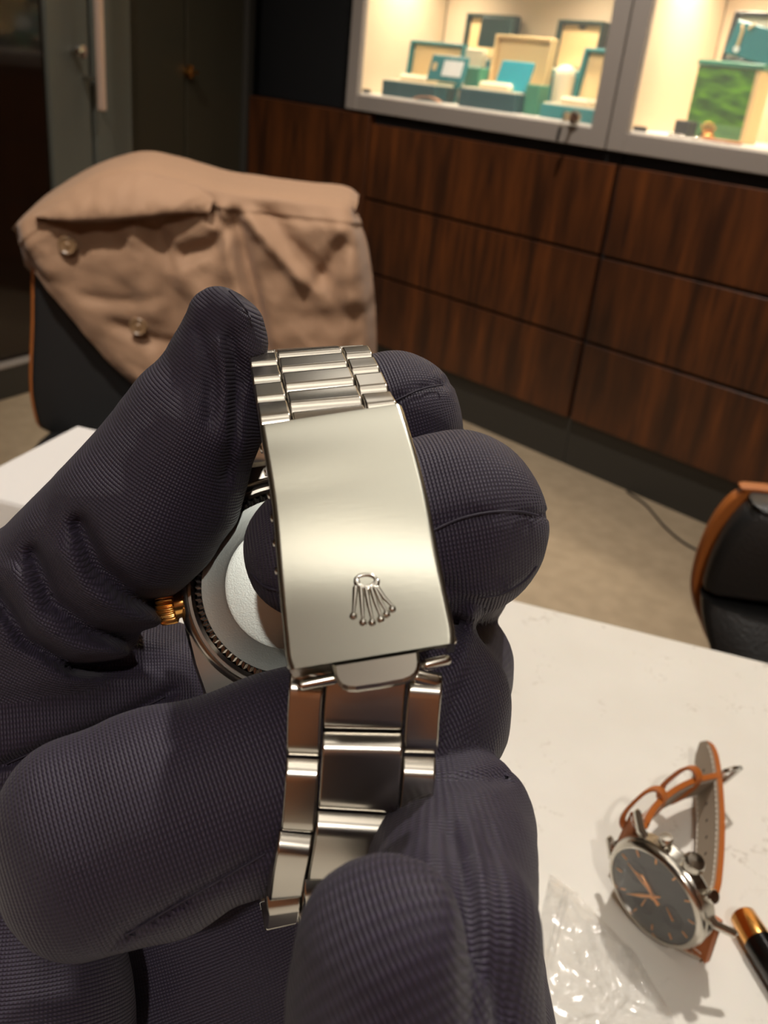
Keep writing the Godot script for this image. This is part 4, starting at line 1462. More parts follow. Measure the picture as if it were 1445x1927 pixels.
# ---------------------------------------------------------------- the gloved hand
func gloved_hand() -> void:
	# chains of [x px, y px, depth mm, radius mm]
	var chains := {
		"thumb": [[-60, 1215, 152, 15.5], [110, 1125, 147, 13.6], [262, 965, 141, 13.0], [352, 800, 138, 9.9], [392, 690, 136, 6.6], [410, 598, 134, 4.6]],
		"thumb_pad": [[340, 900, 142, 11], [430, 790, 142, 5.5], [452, 640, 134, 3.4], [455, 605, 133, 2.6]],
		"index": [[780, 930, 172, 13], [752, 850, 160, 11.5], [740, 790, 147, 10.6], [690, 800, 147, 9.8], [660, 810, 148, 8.5]],
		"middle": [[830, 1080, 170, 13], [860, 1010, 145, 12], [858, 985, 122, 11.9], [715, 1000, 121, 11.4], [610, 1030, 121, 9.6], [586, 1036, 121, 8.9]],
		"ring": [[830, 1260, 165, 13], [800, 1310, 140, 11.5], [800, 1338, 121, 11.2], [690, 1395, 115, 11.6], [540, 1458, 113.5, 12.6], [300, 1540, 111, 12.6], [185, 1585, 109, 11.5]],
		"ring_end": [[300, 1510, 111, 11], [152, 1548, 109, 9.5], [163, 1640, 109, 9.3], [300, 1610, 111, 10]],
		"little": [[850, 1560, 110, 10], [852, 1760, 86, 8.2], [850, 2050, 84, 9.0]],
		"little_tip": [[735, 1990, 78, 9.5], [728, 1880, 76.5, 8.2], [724, 1790, 76, 7.8]],
		"palm": [[-150, 1420, 158, 22], [60, 1350, 156, 17.5], [260, 1320, 163, 14], [480, 1330, 178, 14], [760, 1250, 178, 15], [790, 1050, 180, 14]],
		"heel": [[60, 1690, 134, 12.5], [62, 1900, 128, 12.3], [95, 2180, 134, 15], [170, 2420, 142, 22]],
		"hollow": [[260, 1480, 172, 17], [400, 1760, 168, 25], [390, 2100, 160, 28], [230, 2420, 146, 27]],
		"edge": [[700, 1400, 172, 16], [820, 1650, 140, 14], [860, 1950, 112, 12]],
	}
	var kk := {"palm": 4.0, "heel": 5.0, "hollow": 5.0, "thumb_pad": 2.5, "ring_end": 2.0, "edge": 4.0}
	var base_chain := {"thumb_pad": "thumb", "ring_end": "ring"}
	var names := chains.keys()
	var A := PackedVector3Array()
	var Bq := PackedVector3Array()
	var RA := PackedFloat32Array()
	var RB := PackedFloat32Array()
	var CH := PackedInt32Array()
	var L0 := PackedFloat32Array()
	var UP := PackedVector3Array()
	var K := PackedFloat32Array()
	var cm := func(q: Array) -> Vector3:
		return Vector3((q[0] - 722.5) / FPX * q[2], -(q[1] - 963.5) / FPX * q[2], -float(q[2]))
	for ci in names.size():
		var ch: Array = chains[names[ci]]
		var up := Vector3(0, 0, 1)
		var acc := 0.0
		for k in ch.size() - 1:
			var a: Vector3 = cm.call(ch[k])
			var b: Vector3 = cm.call(ch[k + 1])
			var t := (b - a).normalized()
			up = up - t * up.dot(t)
			up = up.normalized() if up.length() > 0.01 else t.cross(Vector3(1, 0, 0)).normalized()
			A.append(a); Bq.append(b)
			RA.append(ch[k][3]); RB.append(ch[k + 1][3])
			CH.append(ci); L0.append(acc); UP.append(up)
			K.append(kk.get(names[ci], 1.3))
			acc += a.distance_to(b)
	var cell := 0.8
	var lo := Vector3(-84, -134, -196)
	var hi := Vector3(28, 38, -64)
	var nx := int((hi.x - lo.x) / cell) + 1
	var ny := int((hi.y - lo.y) / cell) + 1
	var nz := int((hi.z - lo.z) / cell) + 1
	var F := PackedFloat32Array()
	F.resize(nx * ny * nz)
	F.fill(50.0)
	var ID := PackedByteArray()
	ID.resize(nx * ny * nz)
	var BD := PackedFloat32Array()
	BD.resize(nx * ny * nz)
	BD.fill(50.0)
	for s in A.size():
		var a := A[s]
		var b := Bq[s]
		var ra := RA[s]
		var rb := RB[s]
		var k := K[s]
		var mg := maxf(ra, rb) + k + 4.0
		var p0 := a.min(b) - Vector3(mg, mg, mg) - lo
		var p1 := a.max(b) + Vector3(mg, mg, mg) - lo
		var x0 := maxi(int(p0.x / cell), 0)
		var x1 := mini(int(p1.x / cell) + 1, nx - 1)
		var y0 := maxi(int(p0.y / cell), 0)
		var y1 := mini(int(p1.y / cell) + 1, ny - 1)
		var z0 := maxi(int(p0.z / cell), 0)
		var z1 := mini(int(p1.z / cell) + 1, nz - 1)
		var ab := b - a
		var il := 1.0 / ab.length_squared()
		var dr := rb - ra
		for z in range(z0, z1 + 1):
			for y in range(y0, y1 + 1):
				var i := (z * ny + y) * nx + x0
				var pa := lo + Vector3(x0, y, z) * cell - a
				for x in range(x0, x1 + 1):
					var h := clampf(pa.dot(ab) * il, 0.0, 1.0)
					var d := (pa - ab * h).length() - ra - dr * h
					pa.x += cell
					if d < 8.0:
						if d < BD[i]:
							BD[i] = d
							ID[i] = s
						var f := F[i]
						var e := k - absf(d - f)
						F[i] = minf(d, f) - (e * e * 0.25 / k if e > 0.0 else 0.0)
					i += 1
	# folds and puckers of the cloth: [points px, depth mm, amount mm (+ groove, - ridge), width px]
	var folds := [
		[[Vector2(150, 985), Vector2(185, 1065), Vector2(250, 1122), Vector2(340, 1150)], 134.0, 3.2, 17.0],
		[[Vector2(115, 1035), Vector2(165, 1115), Vector2(240, 1160), Vector2(320, 1175)], 134.0, -1.6, 18.0],
		[[Vector2(62, 1040), Vector2(100, 1130), Vector2(170, 1185), Vector2(280, 1210)], 135.0, 3.0, 15.0],
		[[Vector2(25, 1075), Vector2(70, 1170), Vector2(140, 1222), Vector2(260, 1235)], 135.0, -1.4, 16.0],
		[[Vector2(-10, 1115), Vector2(50, 1205), Vector2(140, 1255), Vector2(260, 1255), Vector2(340, 1225)], 138.0, 3.6, 15.0],
		[[Vector2(-10, 1447), Vector2(100, 1402), Vector2(220, 1355), Vector2(330, 1300)], 142.0, 3.0, 10.0],
		[[Vector2(-10, 1290), Vector2(120, 1292), Vector2(260, 1268)], 142.0, -0.9, 22.0],
		[[Vector2(120, 1420), Vector2(230, 1380), Vector2(330, 1320)], 142.0, -1.0, 14.0],
		[[Vector2(432, 632), Vector2(441, 672), Vector2(450, 722)], 132.0, 1.9, 11.0],
		[[Vector2(376, 620), Vector2(398, 700), Vector2(396, 790)], 132.0, 1.3, 11.0],
		[[Vector2(412, 640), Vector2(424, 720), Vector2(420, 830)], 132.0, -1.1, 10.0],
		[[Vector2(445, 740), Vector2(440, 820), Vector2(425, 900)], 132.0, 1.4, 9.0],
		[[Vector2(388, 566), Vector2(392, 588)], 130.0, 0.7, 14.0],
		[[Vector2(445, 570), Vector2(465, 605)], 131.0, -1.0, 12.0],
		[[Vector2(620, 1085), Vector2(740, 1092), Vector2(830, 1102), Vector2(905, 1142)], 112.0, 0.9, 11.0],
		[[Vector2(780, 1130), Vector2(860, 1120), Vector2(960, 1110)], 114.0, -0.8, 10.0],
		[[Vector2(640, 1015), Vector2(780, 1008), Vector2(860, 978), Vector2(950, 963), Vector2(1030, 972)], 112.0, 0.7, 6.0],
		[[Vector2(690, 772), Vector2(740, 756), Vector2(790, 733), Vector2(840, 722)], 138.0, 0.8, 6.0],
		[[Vector2(215, 1772), Vector2(300, 1722), Vector2(400, 1664), Vector2(540, 1580)], 102.0, 1.0, 8.0],
		[[Vector2(820, 1478), Vector2(880, 1470), Vector2(950, 1466)], 112.0, 1.1, 13.0],
		[[Vector2(820, 1500), Vector2(880, 1496), Vector2(930, 1492)], 112.0, -0.8, 9.0],
		[[Vector2(868, 1275), Vector2(850, 1340), Vector2(820, 1420)], 112.0, 1.0, 14.0],
		[[Vector2(910, 1540), Vector2(935, 1680), Vector2(945, 1920)], 80.0, 0.7, 12.0],
		[[Vector2(845, 1560), Vector2(880, 1700), Vector2(890, 1920)], 80.0, 1.2, 20.0],
		[[Vector2(890, 1150), Vector2(880, 1210), Vector2(860, 1280)], 118.0, -1.2, 14.0],
	]
	var boxes := []
	for f in folds:
		var r := Rect2(f[0][0], Vector2.ZERO)
		for p in f[0]: r = r.expand(p)
		boxes.append(r.grow(f[3] * 2.6))
	var wr := noise(7, 0.035, 3)
	var wf := noise(8, 0.11, 2)
	for z in nz:
		for y in ny:
			var i := (z * ny + y) * nx
			for x in nx:
				var f := F[i]
				if f < 7.0 and f > -8.0:
					var p := lo + Vector3(x, y, z) * cell
					f += 0.55 * wr.get_noise_3dv(p) + 0.16 * wf.get_noise_3dv(p)
					var q := Vector2(722.5 + p.x / -p.z * FPX, 963.5 - p.y / -p.z * FPX)
					for j in folds.size():
						if boxes[j].has_point(q):
							var fd: Array = folds[j]
							var dz := absf(-p.z - fd[1])
							if dz < 17.0:
								var dd: float = line_dist(q, fd[0]) / fd[3]
								if dd < 2.6: f += fd[2] * exp(-dd * dd) * smoothstep(17.0, 8.0, dz)
					F[i] = f
				if x < 2 or y < 2 or z < 2 or x > nx - 3 or y > ny - 3 or z > nz - 3: F[i] = maxf(F[i], 0.6)
				i += 1
	# surface nets
	var VI := PackedInt32Array()
	VI.resize(nx * ny * nz)
	VI.fill(-1)
	var V := PackedVector3Array()
	var VC := PackedInt32Array()
	var sy := nx
	var sz := nx * ny
	var corner := [0, 1, sy, sy + 1, sz, sz + 1, sz + sy, sz + sy + 1]
	var edges := [[0, 1], [2, 3], [4, 5], [6, 7], [0, 2], [1, 3], [4, 6], [5, 7], [0, 4], [1, 5], [2, 6], [3, 7]]
	var cpos := [Vector3(0, 0, 0), Vector3(1, 0, 0), Vector3(0, 1, 0), Vector3(1, 1, 0), Vector3(0, 0, 1), Vector3(1, 0, 1), Vector3(0, 1, 1), Vector3(1, 1, 1)]
	for z in nz - 1:
		for y in ny - 1:
			var i := (z * ny + y) * nx
			for x in nx - 1:
				var f := F[i]
				if f < 5.0 and f > -5.0:
					var neg := 0
					for c in corner:
						if F[i + c] < 0.0: neg += 1
					if neg > 0 and neg < 8:
						var sum := Vector3.ZERO
						var cnt := 0
						for e in edges:
							var fa := F[i + corner[e[0]]]
							var fb := F[i + corner[e[1]]]
							if (fa < 0.0) != (fb < 0.0):
								sum += cpos[e[0]].lerp(cpos[e[1]], fa / (fa - fb))
								cnt += 1
						VI[i] = V.size()
						V.append(lo + (Vector3(x, y, z) + sum / cnt) * cell)
						VC.append(i)
				i += 1
	# normals from the field
	var NN := PackedVector3Array()
	for k in V.size():
		var i := VC[k]
		var g := Vector3.ZERO
		for c in 4:
			var cy: int = [0, sy, sz, sy + sz][c]
			g.x += F[i + cy + 1] - F[i + cy]
			var cxx: int = [0, 1, sz, 1 + sz][c]
			g.y += F[i + cxx + sy] - F[i + cxx]
			var cz: int = [0, 1, sy, 1 + sy][c]
			g.z += F[i + cz + sz] - F[i + cz]
		NN.append(g.normalized())
	# one smoothing pass over the normals through shared faces
	var quads := PackedInt32Array()
	for k in V.size():
		var i := VC[k]
		var s0 := F[i] < 0.0
		for ax in 3:
			var st: int = [1, sy, sz][ax]
			var u: int = [sy, sz, 1][ax]
			var w: int = [sz, 1, sy][ax]
			if s0 != (F[i + st] < 0.0):
				var q1 := VI[i - u]
				var q2 := VI[i - u - w]
				var q3 := VI[i - w]
				if q1 >= 0 and q2 >= 0 and q3 >= 0:
					quads.append_array([k, q1, q2, q3])
	for pass_ in 2:
		var acc := NN.duplicate()
		for q in range(0, quads.size(), 4):
			var sm := NN[quads[q]] + NN[quads[q + 1]] + NN[quads[q + 2]] + NN[quads[q + 3]]
			for j in 4: acc[quads[q + j]] += sm * 0.5
		for k in acc.size(): acc[k] = acc[k].normalized()
		NN = acc
	# knit direction: along each finger and round it
	var chain_of := {}
	for ci in names.size():
		chain_of[ci] = names.find(base_chain.get(names[ci], names[ci]))
	# one straight knit axis per chain: [from, to]
	var axes := {
		"thumb": [[110, 1125, 147], [405, 640, 135]], "thumb_pad": [[110, 1125, 147], [405, 640, 135]],
		"index": [[850, 770, 150], [640, 830, 148]], "middle": [[858, 985, 124], [586, 1036, 122]],
		"ring": [[800, 1338, 124], [185, 1590, 112]], "ring_end": [[800, 1338, 124], [185, 1590, 112]],
		"little": [[830, 1560, 112], [852, 1960, 92]], "little_tip": [[600, 1960, 88], [900, 1800, 88]],
		"palm": [[-150, 1400, 165], [480, 1330, 176]], "heel": [[60, 1690, 140], [40, 2250, 130]],
		"hollow": [[260, 1480, 172], [430, 2150, 160]], "edge": [[700, 1400, 172], [860, 1950, 112]],
	}
	var AX := []
	for ci in names.size():
		var q: Array = axes[names[ci]]
		var a: Vector3 = cm.call(q[0])
		var t := (cm.call(q[1]) - a).normalized() as Vector3
		var up := Vector3(0, 0, -1)
		up = (up - t * up.dot(t)).normalized()
		AX.append([a, t, up, t.cross(up)])
	var knit_uv := func(p: Vector3, s: int) -> Vector2:
		var ax: Array = AX[CH[s]]
		var rel: Vector3 = p - ax[0]
		return Vector2(atan2(rel.dot(ax[3]), rel.dot(ax[2])) / TAU, rel.dot(ax[1]) / 3.8)
	var wales := {}
	for ci in names.size():
		var mx := 0.0
		for q in chains[names[ci]]: mx = maxf(mx, q[3])
		wales[ci] = roundf(TAU * mx * 0.95 / 4.0)
	var m := Mb.new()
	var org := at(500, 1500, 0.15)
	for q in range(0, quads.size(), 4):
		var s := ID[VC[quads[q]]]
		var nw: float = wales[CH[s]]
		var uvs := []
		for j in 4:
			var vi := quads[q + j]
			uvs.append(knit_uv.call(V[vi], s))
		for j in range(1, 4):
			var du: float = uvs[j].x - uvs[0].x
			uvs[j].x -= roundf(du)
		var b0 := m.v.size()
		for j in 4:
			var vi := quads[q + j]
			m.v.append(CP + CB * (V[vi] * 0.001))
			m.n.append(CB * NN[vi])
			m.uv.append(Vector2(uvs[j].x * nw, uvs[j].y))
		m.tri(b0, b0 + 1, b0 + 2)
		m.tri(b0, b0 + 2, b0 + 3)
	var t := thing("gloved_hand", "left hand in a dark navy knit glove holding up the steel watch", "hand", org)
	part("glove", m, M.knit, t)
	# dark sleeve over the wrist, below the picture
	var sl := Mb.new()
	var w0 := CP + CB * Vector3(-0.041, -0.120, -0.144)
	sl.tube([w0, w0 + Vector3(0.004, -0.002, 0.03), w0 + Vector3(0.012, -0.005, 0.07), w0 + Vector3(0.035, -0.008, 0.17), w0 + Vector3(0.07, -0.008, 0.33)], [0.033, 0.037, 0.039, 0.044, 0.050], 32, false)
	part("sleeve", sl, M.sleeve, t)
	# stitched seams lie on the cloth
	var hit := func(x: float, y: float, d0: float) -> Vector3:
		var d := d0
		var r := Vector3((x - 722.5) / FPX, -(y - 963.5) / FPX, -1.0)
		for k in 220:
			var p := r * d
			var g := (p - lo) / cell
			if g.x < 1 or g.y < 1 or g.z < 1 or g.x > nx - 2 or g.y > ny - 2 or g.z > nz - 2:
				d += 0.4
				continue
			var i := (int(g.z) * ny + int(g.y)) * nx + int(g.x)
			var f := F[i]
			if f < 0.25: break
			d += clampf(f * 0.4, 0.1, 1.0)
		return CP + CB * (r * d * 0.001)
	var seams := [
		[[Vector2(430, 546), Vector2(446, 562), Vector2(462, 582), Vector2(472, 600)], 120.0],
		[[Vector2(705, 768), Vector2(740, 756), Vector2(790, 733), Vector2(838, 723)], 125.0],
		[[Vector2(800, 1006), Vector2(860, 978), Vector2(920, 964), Vector2(980, 963), Vector2(1018, 972)], 103.0],
		[[Vector2(470, 1076), Vector2(495, 1102), Vector2(530, 1114)], 105.0],
		[[Vector2(860, 1118), Vector2(930, 1122), Vector2(985, 1095), Vector2(1012, 1062)], 103.0],
		[[Vector2(230, 1764), Vector2(300, 1722), Vector2(400, 1664), Vector2(510, 1600)], 90.0],
		[[Vector2(2, 1442), Vector2(100, 1400), Vector2(220, 1355), Vector2(320, 1306)], 125.0],
	]
	for sm in seams:
		var pts := []
		var n := 40
		for k in n + 1:
			var q := poly_at(sm[0], float(k) / n)
			pts.append(hit.call(q.x, q.y, sm[1]))
		var sp := []
		for k in pts.size():
			var acc := Vector3.ZERO
			var c := 0
			for j in range(maxi(k - 3, 0), mini(k + 4, pts.size())):
				acc += pts[j]
				c += 1
			sp.append(acc / c)
		var b := Mb.new()
		b.tube(sp, 0.00016, 6)
		part("seam", b, M.seam, t)

# ---------------------------------------------------------------- on the table
func chronograph() -> void:
	var ctr := on_y(1228, 1686, 0.7709)
	var v := (CP - ctr).normalized()
	var e12 := CB * Vector3(-0.61, 0.79, 0)
	e12 = (e12 - v * e12.dot(v)).normalized()
	var g := e12.cross(v).normalized()
	if g.dot(CB.x) < 0: g = -g
	var c := (g * 0.57 + v * 0.82).normalized()
	var n := (v * 0.57 - g * 0.82).normalized()
	var X := Transform3D(Basis(c, n, -e12), ctr)
	var t := thing("chronograph_watch", "steel chronograph with grey dial and orange tan strap on the table", "watch", ctr)
	var m := Mb.new()
	m.lathe([Vector2(0, -0.0105), Vector2(0.0150, -0.0105), Vector2(0.0172, -0.0096), Vector2(0.0196, -0.0076), Vector2(0.0203, -0.0066), Vector2(0.0203, -0.0026), Vector2(0.0199, -0.0019)], 72, X, 25)
	var cs := part("case", m, M.satin, t)
	m = Mb.new()
	m.lathe([Vector2(0.0199, -0.0020), Vector2(0.0197, -0.0008), Vector2(0.0190, 0.0002), Vector2(0.0182, 0.0006), Vector2(0.0176, 0.0004), Vector2(0.0174, -0.0010)], 72, X, 35)
	part("bezel", m, M.polished, cs)
	m = Mb.new()
	m.lathe([Vector2(0.0175, -0.0009), Vector2(0.0, -0.0009)], 64, X)
	var dial := part("dial", m, M.dial, t)
	m = Mb.new()
	m.lathe([Vector2(0.0176, 0.0001), Vector2(0.0150, 0.0008), Vector2(0.0090, 0.0012), Vector2(0.0, 0.0014)], 48, X, 40)
	part("crystal", m, M.crystal, cs)
	var dp := func(x: float, y: float, lift: float) -> Vector3:
		var r := ray(x, y)
		var o := ctr - n * (0.0009 - lift)
		return CP + r * ((o - CP).dot(n) / r.dot(n))
	# sub-dials with their small hands
	for sdl in [[0.0, 1.0, 2.6], [0.0, -1.0, 0.4], [-1.0, 0.0, 1.4]]:
		var o: Vector3 = ctr + (e12 * sdl[1] + c * sdl[0]) * 0.0088 - n * 0.0008
		m = Mb.new()
		m.lathe([Vector2(0.0046, 0.0), Vector2(0.0044, 0.00012), Vector2(0.0042, 0.00002), Vector2(0, 0.00002)], 32, Transform3D(X.basis, o))
		var sb := part("sub_dial", m, M.subdial, dial)
		m = Mb.new()
		var dir := e12 * cos(sdl[2]) + c * sin(sdl[2])
		m.tube([o + n * 0.0002 - dir * 0.001, o + n * 0.0002 + dir * 0.0036], [0.00035, 0.00016], 6)
		part("small_hand", m, M.rose_gold, sb)
	for k in 12:
		var a := TAU * k / 12.0
		var dir := e12 * cos(a) + c * sin(a)
		m = Mb.new()
		m.cbox(ctr + dir * 0.0152 - n * 0.0007, Vector3(0.0006, 0.0004, 0.0024), 0.0001, Basis(dir.cross(n), n, dir))
		part("hour_marker", m, M.rose_gold, dial)
	var pc: Vector3 = dp.call(1229, 1687, 0.0006)
	for q in [[1179, 1682, 0.00075], [1207, 1645, 0.00085], [1181, 1624, 0.0003]]:
		m = Mb.new()
		var tip: Vector3 = dp.call(q[0], q[1], 0.0006)
		tip = pc + (tip - pc).limit_length(0.0155)
		var dir := (tip - pc).normalized()
		m.tube([pc - dir * 0.003, pc, pc.lerp(tip, 0.45), tip], [q[2] * 0.6, q[2] * 0.8, q[2], 0.0001], 6)
		part("hand", m, M.rose_gold, dial)
	m = Mb.new()
	m.lathe([Vector2(0.0012, -0.0003), Vector2(0.0012, 0.0006), Vector2(0.0009, 0.0009), Vector2(0, 0.0009)], 16, Transform3D(X.basis, pc))
	part("hand_hub", m, M.rose_gold, dial)
	# lugs
	for s in [[1, 1], [1, -1], [-1, 1], [-1, -1]]:
		var sc: float = s[0]
		var s12: float = s[1]
		m = Mb.new()
		var pl := [Vector2(0.0130, -0.0034), Vector2(0.0185, -0.0034), Vector2(0.0246, -0.0076), Vector2(0.0246, -0.0095), Vector2(0.0230, -0.0095), Vector2(0.0178, -0.0060), Vector2(0.0130, -0.0060)]
		m.prism(pl, -0.0012, 0.0012, Transform3D(Basis(e12 * s12, n, c), ctr + c * (0.0118 * sc)), 0.0004)
		part("lug", m, M.polished, cs)
	# crown and pushers
	var along := func(dir: Vector3) -> Transform3D:
		return Transform3D(Basis(n.cross(dir), dir, n), ctr - n * 0.0048)
	m = Mb.new()
	m.lathe([Vector2(0.0016, 0.0195), Vector2(0.0016, 0.0210), Vector2(0.0030, 0.0212), Vector2(0.0038, 0.0226), Vector2(0.0038, 0.0240), Vector2(0.0030, 0.0254), Vector2(0.0, 0.0260)], 40, along.call(c), 40, 0.00012, 20)
	part("winding_crown", m, M.polished, cs)
	for s in [-1.0, 1.0]:
		m = Mb.new()
		var a: float = 0.50 * s
		m.lathe([Vector2(0.0014, 0.0192), Vector2(0.0014, 0.0218), Vector2(0.0024, 0.0218), Vector2(0.0025, 0.0232), Vector2(0.0021, 0.0240), Vector2(0, 0.0241)], 24, along.call((c * cos(a) + e12 * sin(a)).normalized()), 30)
		part("pusher", m, M.polished, cs)
	# strap halves
	var inside := on_y(1270, 1570, 0.764)
	var strap := func(P: Array, w0: float, w1: float, tip: bool, called: String) -> Array:
		var frames := []
		var N := 40
		for k in N + 1:
			var u := float(k) / N
			var p: Vector3 = spline(P, u * (P.size() - 1))
			var q: Vector3 = spline(P, minf(u + 0.02, 1.0) * (P.size() - 1)) - spline(P, maxf(u - 0.02, 0.0) * (P.size() - 1))
			var tg := q.normalized()
			var wd := (c - tg * c.dot(tg)).normalized()
			var o := wd.cross(tg).normalized()
			if o.dot(p - inside) < 0: o = -o
			var w := lerpf(w0, w1, u)
			if tip and u > 0.86: w *= sqrt(maxf(1.0 - pow((u - 0.86) / 0.14, 2.0), 0.004))
			frames.append(Transform3D(Basis(wd * w, o, tg), p))
		return frames
	var P12 := [ctr + e12 * 0.0225 - n * 0.0082, on_y(1186, 1574, 0.7795), on_y(1214, 1536, 0.7765), on_y(1250, 1506, 0.7705), on_y(1290, 1486, 0.7655), on_y(1340, 1473, 0.7635)]
	var P6 := [ctr - e12 * 0.0225 - n * 0.0082, on_y(1312, 1735, 0.7632), on_y(1326, 1680, 0.7625), on_y(1334, 1610, 0.7622), on_y(1336, 1540, 0.7622), on_y(1332, 1470, 0.7622), on_y(1322, 1400, 0.7625)]
	for half in 2:
		var fr: Array = strap.call(P12 if half == 0 else P6, 0.0200, 0.0165 if half == 0 else 0.0175, half == 1, "")
		m = Mb.new()
		var rr := rrect(1.0, 0.0022, 0.0006)
		m.sweep(fr, rr[0], rr[1])
		var st := part("strap", m, M.tan_leather, t)
		var lf := []
		for f in fr: lf.append(Transform3D(Basis(f.basis.x * 0.94, f.basis.y, f.basis.z), f.origin - f.basis.y * 0.00115))
		m = Mb.new()
		rr = rrect(1.0, 0.0006, 0.0002)
		m.sweep(lf, rr[0], rr[1])
		part("lining", m, M.lining, st)
		m = Mb.new()
		for k in range(2, 38):
			for s in [-0.41, 0.41]:
				for sd in [-0.00152, 0.00118]:
					var f0: Transform3D = fr[k]
					var f1: Transform3D = fr[k + 1]
					var a := f0 * Vector3(s, sd, 0)
					var b := f1 * Vector3(s, sd, 0)
					m.tube([a.lerp(b, 0.1), a.lerp(b, 0.7)], 0.00022, 5)
		var sg := part("stitching", m, M.thread, st)
		sg.set_meta("kind", "stuff")
		if half == 1:
			for k in 6:
				m = Mb.new()
				var f: Transform3D = fr[20 + k * 3]
				m.lathe([Vector2(0.0008, 0), Vector2(0.0006, 0.0001), Vector2(0, 0.0001)], 10, Transform3D(Basis(f.basis.z, -f.basis.y, f.basis.x.normalized()), f.origin - f.basis.y * 0.00146))
				part("strap_hole", m, M.hole, st)
		else:
			for q in [[17, 0.0040], [31, 0.0042]]:
				var f: Transform3D = fr[q[0]]
				var B := Basis(f.basis.x.normalized(), f.basis.y, f.basis.z)
				m = Mb.new()
				var kf := []
				for k in 37:
					var a := TAU * k / 36.0
					var p := B * Vector3(0.0108 * signf(cos(a)) * pow(absf(cos(a)), 0.7), q[1] * signf(sin(a)) * pow(absf(sin(a)), 0.8) + q[1] - 0.0018, 0)
					var tg := B * Vector3(-sin(a), cos(a), 0)
					kf.append(Transform3D(Basis(f.basis.z, tg.cross(f.basis.z).normalized(), tg.normalized()), f.origin + p))
				rr = rrect(0.0046, 0.0014, 0.0005)
				m.sweep(kf, rr[0], rr[1], false)
				part("keeper", m, M.tan_leather, st)
			var e: Transform3D = fr[40]
			var Be := Basis(e.basis.x.normalized(), e.basis.y, e.basis.z)
			m = Mb.new()
			var lp := []
			for q in [[-0.0105, -0.001], [-0.0110, 0.004], [-0.0100, 0.0085], [0.0, 0.0095], [0.0100, 0.0085], [0.0110, 0.004], [0.0105, -0.001], [-0.0105, -0.001]]:
				lp.append(e.origin + Be * Vector3(q[0], 0, q[1]))
			m.tube(lp, 0.0011, 10)
			m.tube([e.origin + Be * Vector3(0, 0.0006, -0.001), e.origin + Be * Vector3(0, 0.0012, 0.0098)], 0.0007, 8)
			part("buckle", m, M.chrome, t)

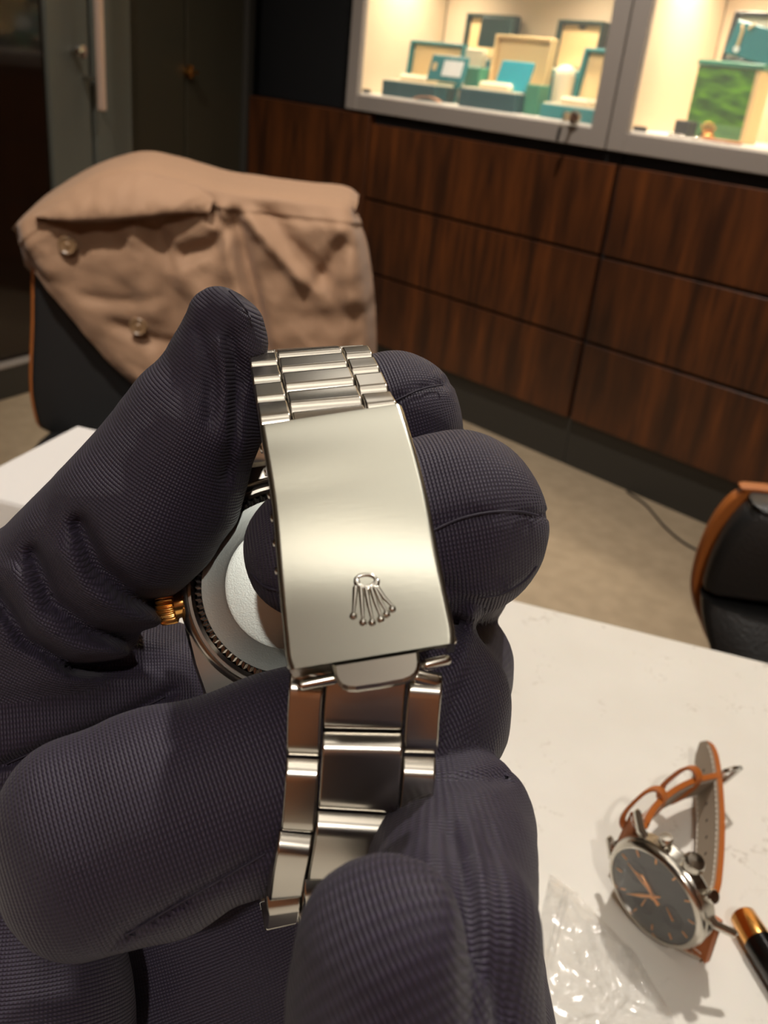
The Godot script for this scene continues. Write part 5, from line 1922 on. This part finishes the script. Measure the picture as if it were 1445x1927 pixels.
func bag() -> void:
	var T := [Vector2(1035, 1645), Vector2(1062, 1664), Vector2(1087, 1684)]
	var Lf := [Vector2(1035, 1645), Vector2(1012, 1760), Vector2(985, 2010)]
	var Rt := [Vector2(1087, 1684), Vector2(1117, 1714), Vector2(1168, 1765), Vector2(1195, 1790), Vector2(1230, 1852), Vector2(1266, 1914), Vector2(1290, 2010)]
	var Bt := [Vector2(985, 2010), Vector2(1130, 2010), Vector2(1290, 2010)]
	var nz := noise(121, 0.0065, 2)
	var nf := noise(122, 0.014, 1)
	var N := 110
	var ridges := [[Vector2(1100, 1735), Vector2(1112, 1785), Vector2(1130, 1835)], [Vector2(1058, 1803), Vector2(1090, 1836), Vector2(1116, 1850)], [Vector2(1192, 1792), Vector2(1182, 1830), Vector2(1172, 1880), Vector2(1135, 1925)], [Vector2(1052, 1888), Vector2(1078, 1876), Vector2(1112, 1868), Vector2(1132, 1842)], [Vector2(1158, 1828), Vector2(1166, 1858), Vector2(1150, 1905)], [Vector2(1190, 1892), Vector2(1215, 1900), Vector2(1248, 1914)], [Vector2(1022, 1850), Vector2(1038, 1862), Vector2(1045, 1880)], [Vector2(1130, 1700 + 40), Vector2(1150, 1765), Vector2(1190, 1785)], [Vector2(1207, 1830), Vector2(1222, 1860), Vector2(1240, 1880)], [Vector2(1080, 1700), Vector2(1095, 1725), Vector2(1120, 1745)]]
	var sheet := func(h0: float, amp: float, sd: float) -> Array:
		var rows := []
		for i in N + 1:
			var v := float(i) / N
			var row := PackedVector3Array()
			for j in N + 1:
				var u := float(j) / N
				var q: Vector2 = poly_at(T, u) * (1 - v) + poly_at(Bt, u) * v + poly_at(Lf, v) * (1 - u) + poly_at(Rt, v) * u - (T[0] * (1 - u) * (1 - v) + T[-1] * u * (1 - v) + Bt[0] * (1 - u) * v + Bt[-1] * u * v)
				var e := minf(minf(u, 1 - u), minf(v, 1 - v)) * 7.0
				var r := 1.0 - absf(nz.get_noise_2d(q.x + sd, q.y)) * 2.4
				var r2 := 1.0 - absf(nf.get_noise_2d(q.x * 1.2 + sd, q.y * 0.8 + 50)) * 2.4
				var h: float = h0 + amp * minf(e, 1.0) * (0.35 + 0.75 * maxf(r, 0.0) + 0.22 * maxf(r2, 0.0))
				for rg in ridges:
					var dr: float = line_dist(q, rg) / 6.0
					if dr < 3.0: h += amp * 0.42 * exp(-dr * dr) * minf(e, 1.0)
				row.append(on_y(q.x, q.y, 0.75 + h))
			rows.append(row)
		return rows
	var o := on_y(1140, 1840, 0.75)
	var t := thing("plastic_bag", "crumpled clear plastic bag on the table before the chronograph", "bag", o)
	var m := Mb.new()
	m.grid(sheet.call(0.0020, 0.0052, 0.0), -1.0)
	part("top_film", m, M.film, t)
	m = Mb.new()
	m.grid(sheet.call(0.0006, 0.0012, 300.0), -1.0)
	part("bottom_film", m, M.film, t)
	for q in [[Vector2(1036, 1647), Vector2(1086, 1683)], [Vector2(1040, 1657), Vector2(1076, 1682)], [Vector2(1062, 1672), Vector2(1030, 1795)], [Vector2(1070, 1680), Vector2(1040, 1795)]]:
		m = Mb.new()
		m.tube([on_y(q[0].x, q[0].y, 0.7535), on_y((q[0].x + q[1].x) / 2, (q[0].y + q[1].y) / 2, 0.7545), on_y(q[1].x, q[1].y, 0.7550)], 0.0005, 8)
		part("seal_strip", m, M.film, t)

func pen() -> void:
	var a := on_y(1396, 1722, 0.7553)
	var b := on_y(1452, 1812, 0.7553)
	var d := (b - a).normalized()
	d.y = 0
	d = d.normalized()
	var side := d.cross(Vector3.UP)
	var X := Transform3D(Basis(side, d, side.cross(d)), a)
	var t := thing("pen", "glossy black pen with a gold end lying on the table", "pen", a)
	var m := Mb.new()
	m.lathe([Vector2(0, -0.0004), Vector2(0.0040, -0.0002), Vector2(0.0047, 0.0006), Vector2(0.0050, 0.0100), Vector2(0.0050, 0.0112)], 32, X, 40)
	part("gold_end", m, M.gold, t)
	m = Mb.new()
	m.lathe([Vector2(0.0047, 0.0112), Vector2(0.0053, 0.0114), Vector2(0.0053, 0.070), Vector2(0.0052, 0.118), Vector2(0.0030, 0.132), Vector2(0.0010, 0.138), Vector2(0, 0.138)], 32, X, 25)
	part("barrel", m, M.black_gloss, t)
	m = Mb.new()
	var up := (Vector3.UP * 0.75 + side * 0.66).normalized()
	if up.dot(CB.x) < 0: up = (Vector3.UP * 0.75 - side * 0.66).normalized()
	m.tube([a + d * 0.0125 + up * 0.0048, a + d * 0.0135 + up * 0.0068, a + d * 0.030 + up * 0.0066, a + d * 0.048 + up * 0.0060], [0.0011, 0.0011, 0.0011, 0.0014], 10)
	part("clip", m, M.gold, t)
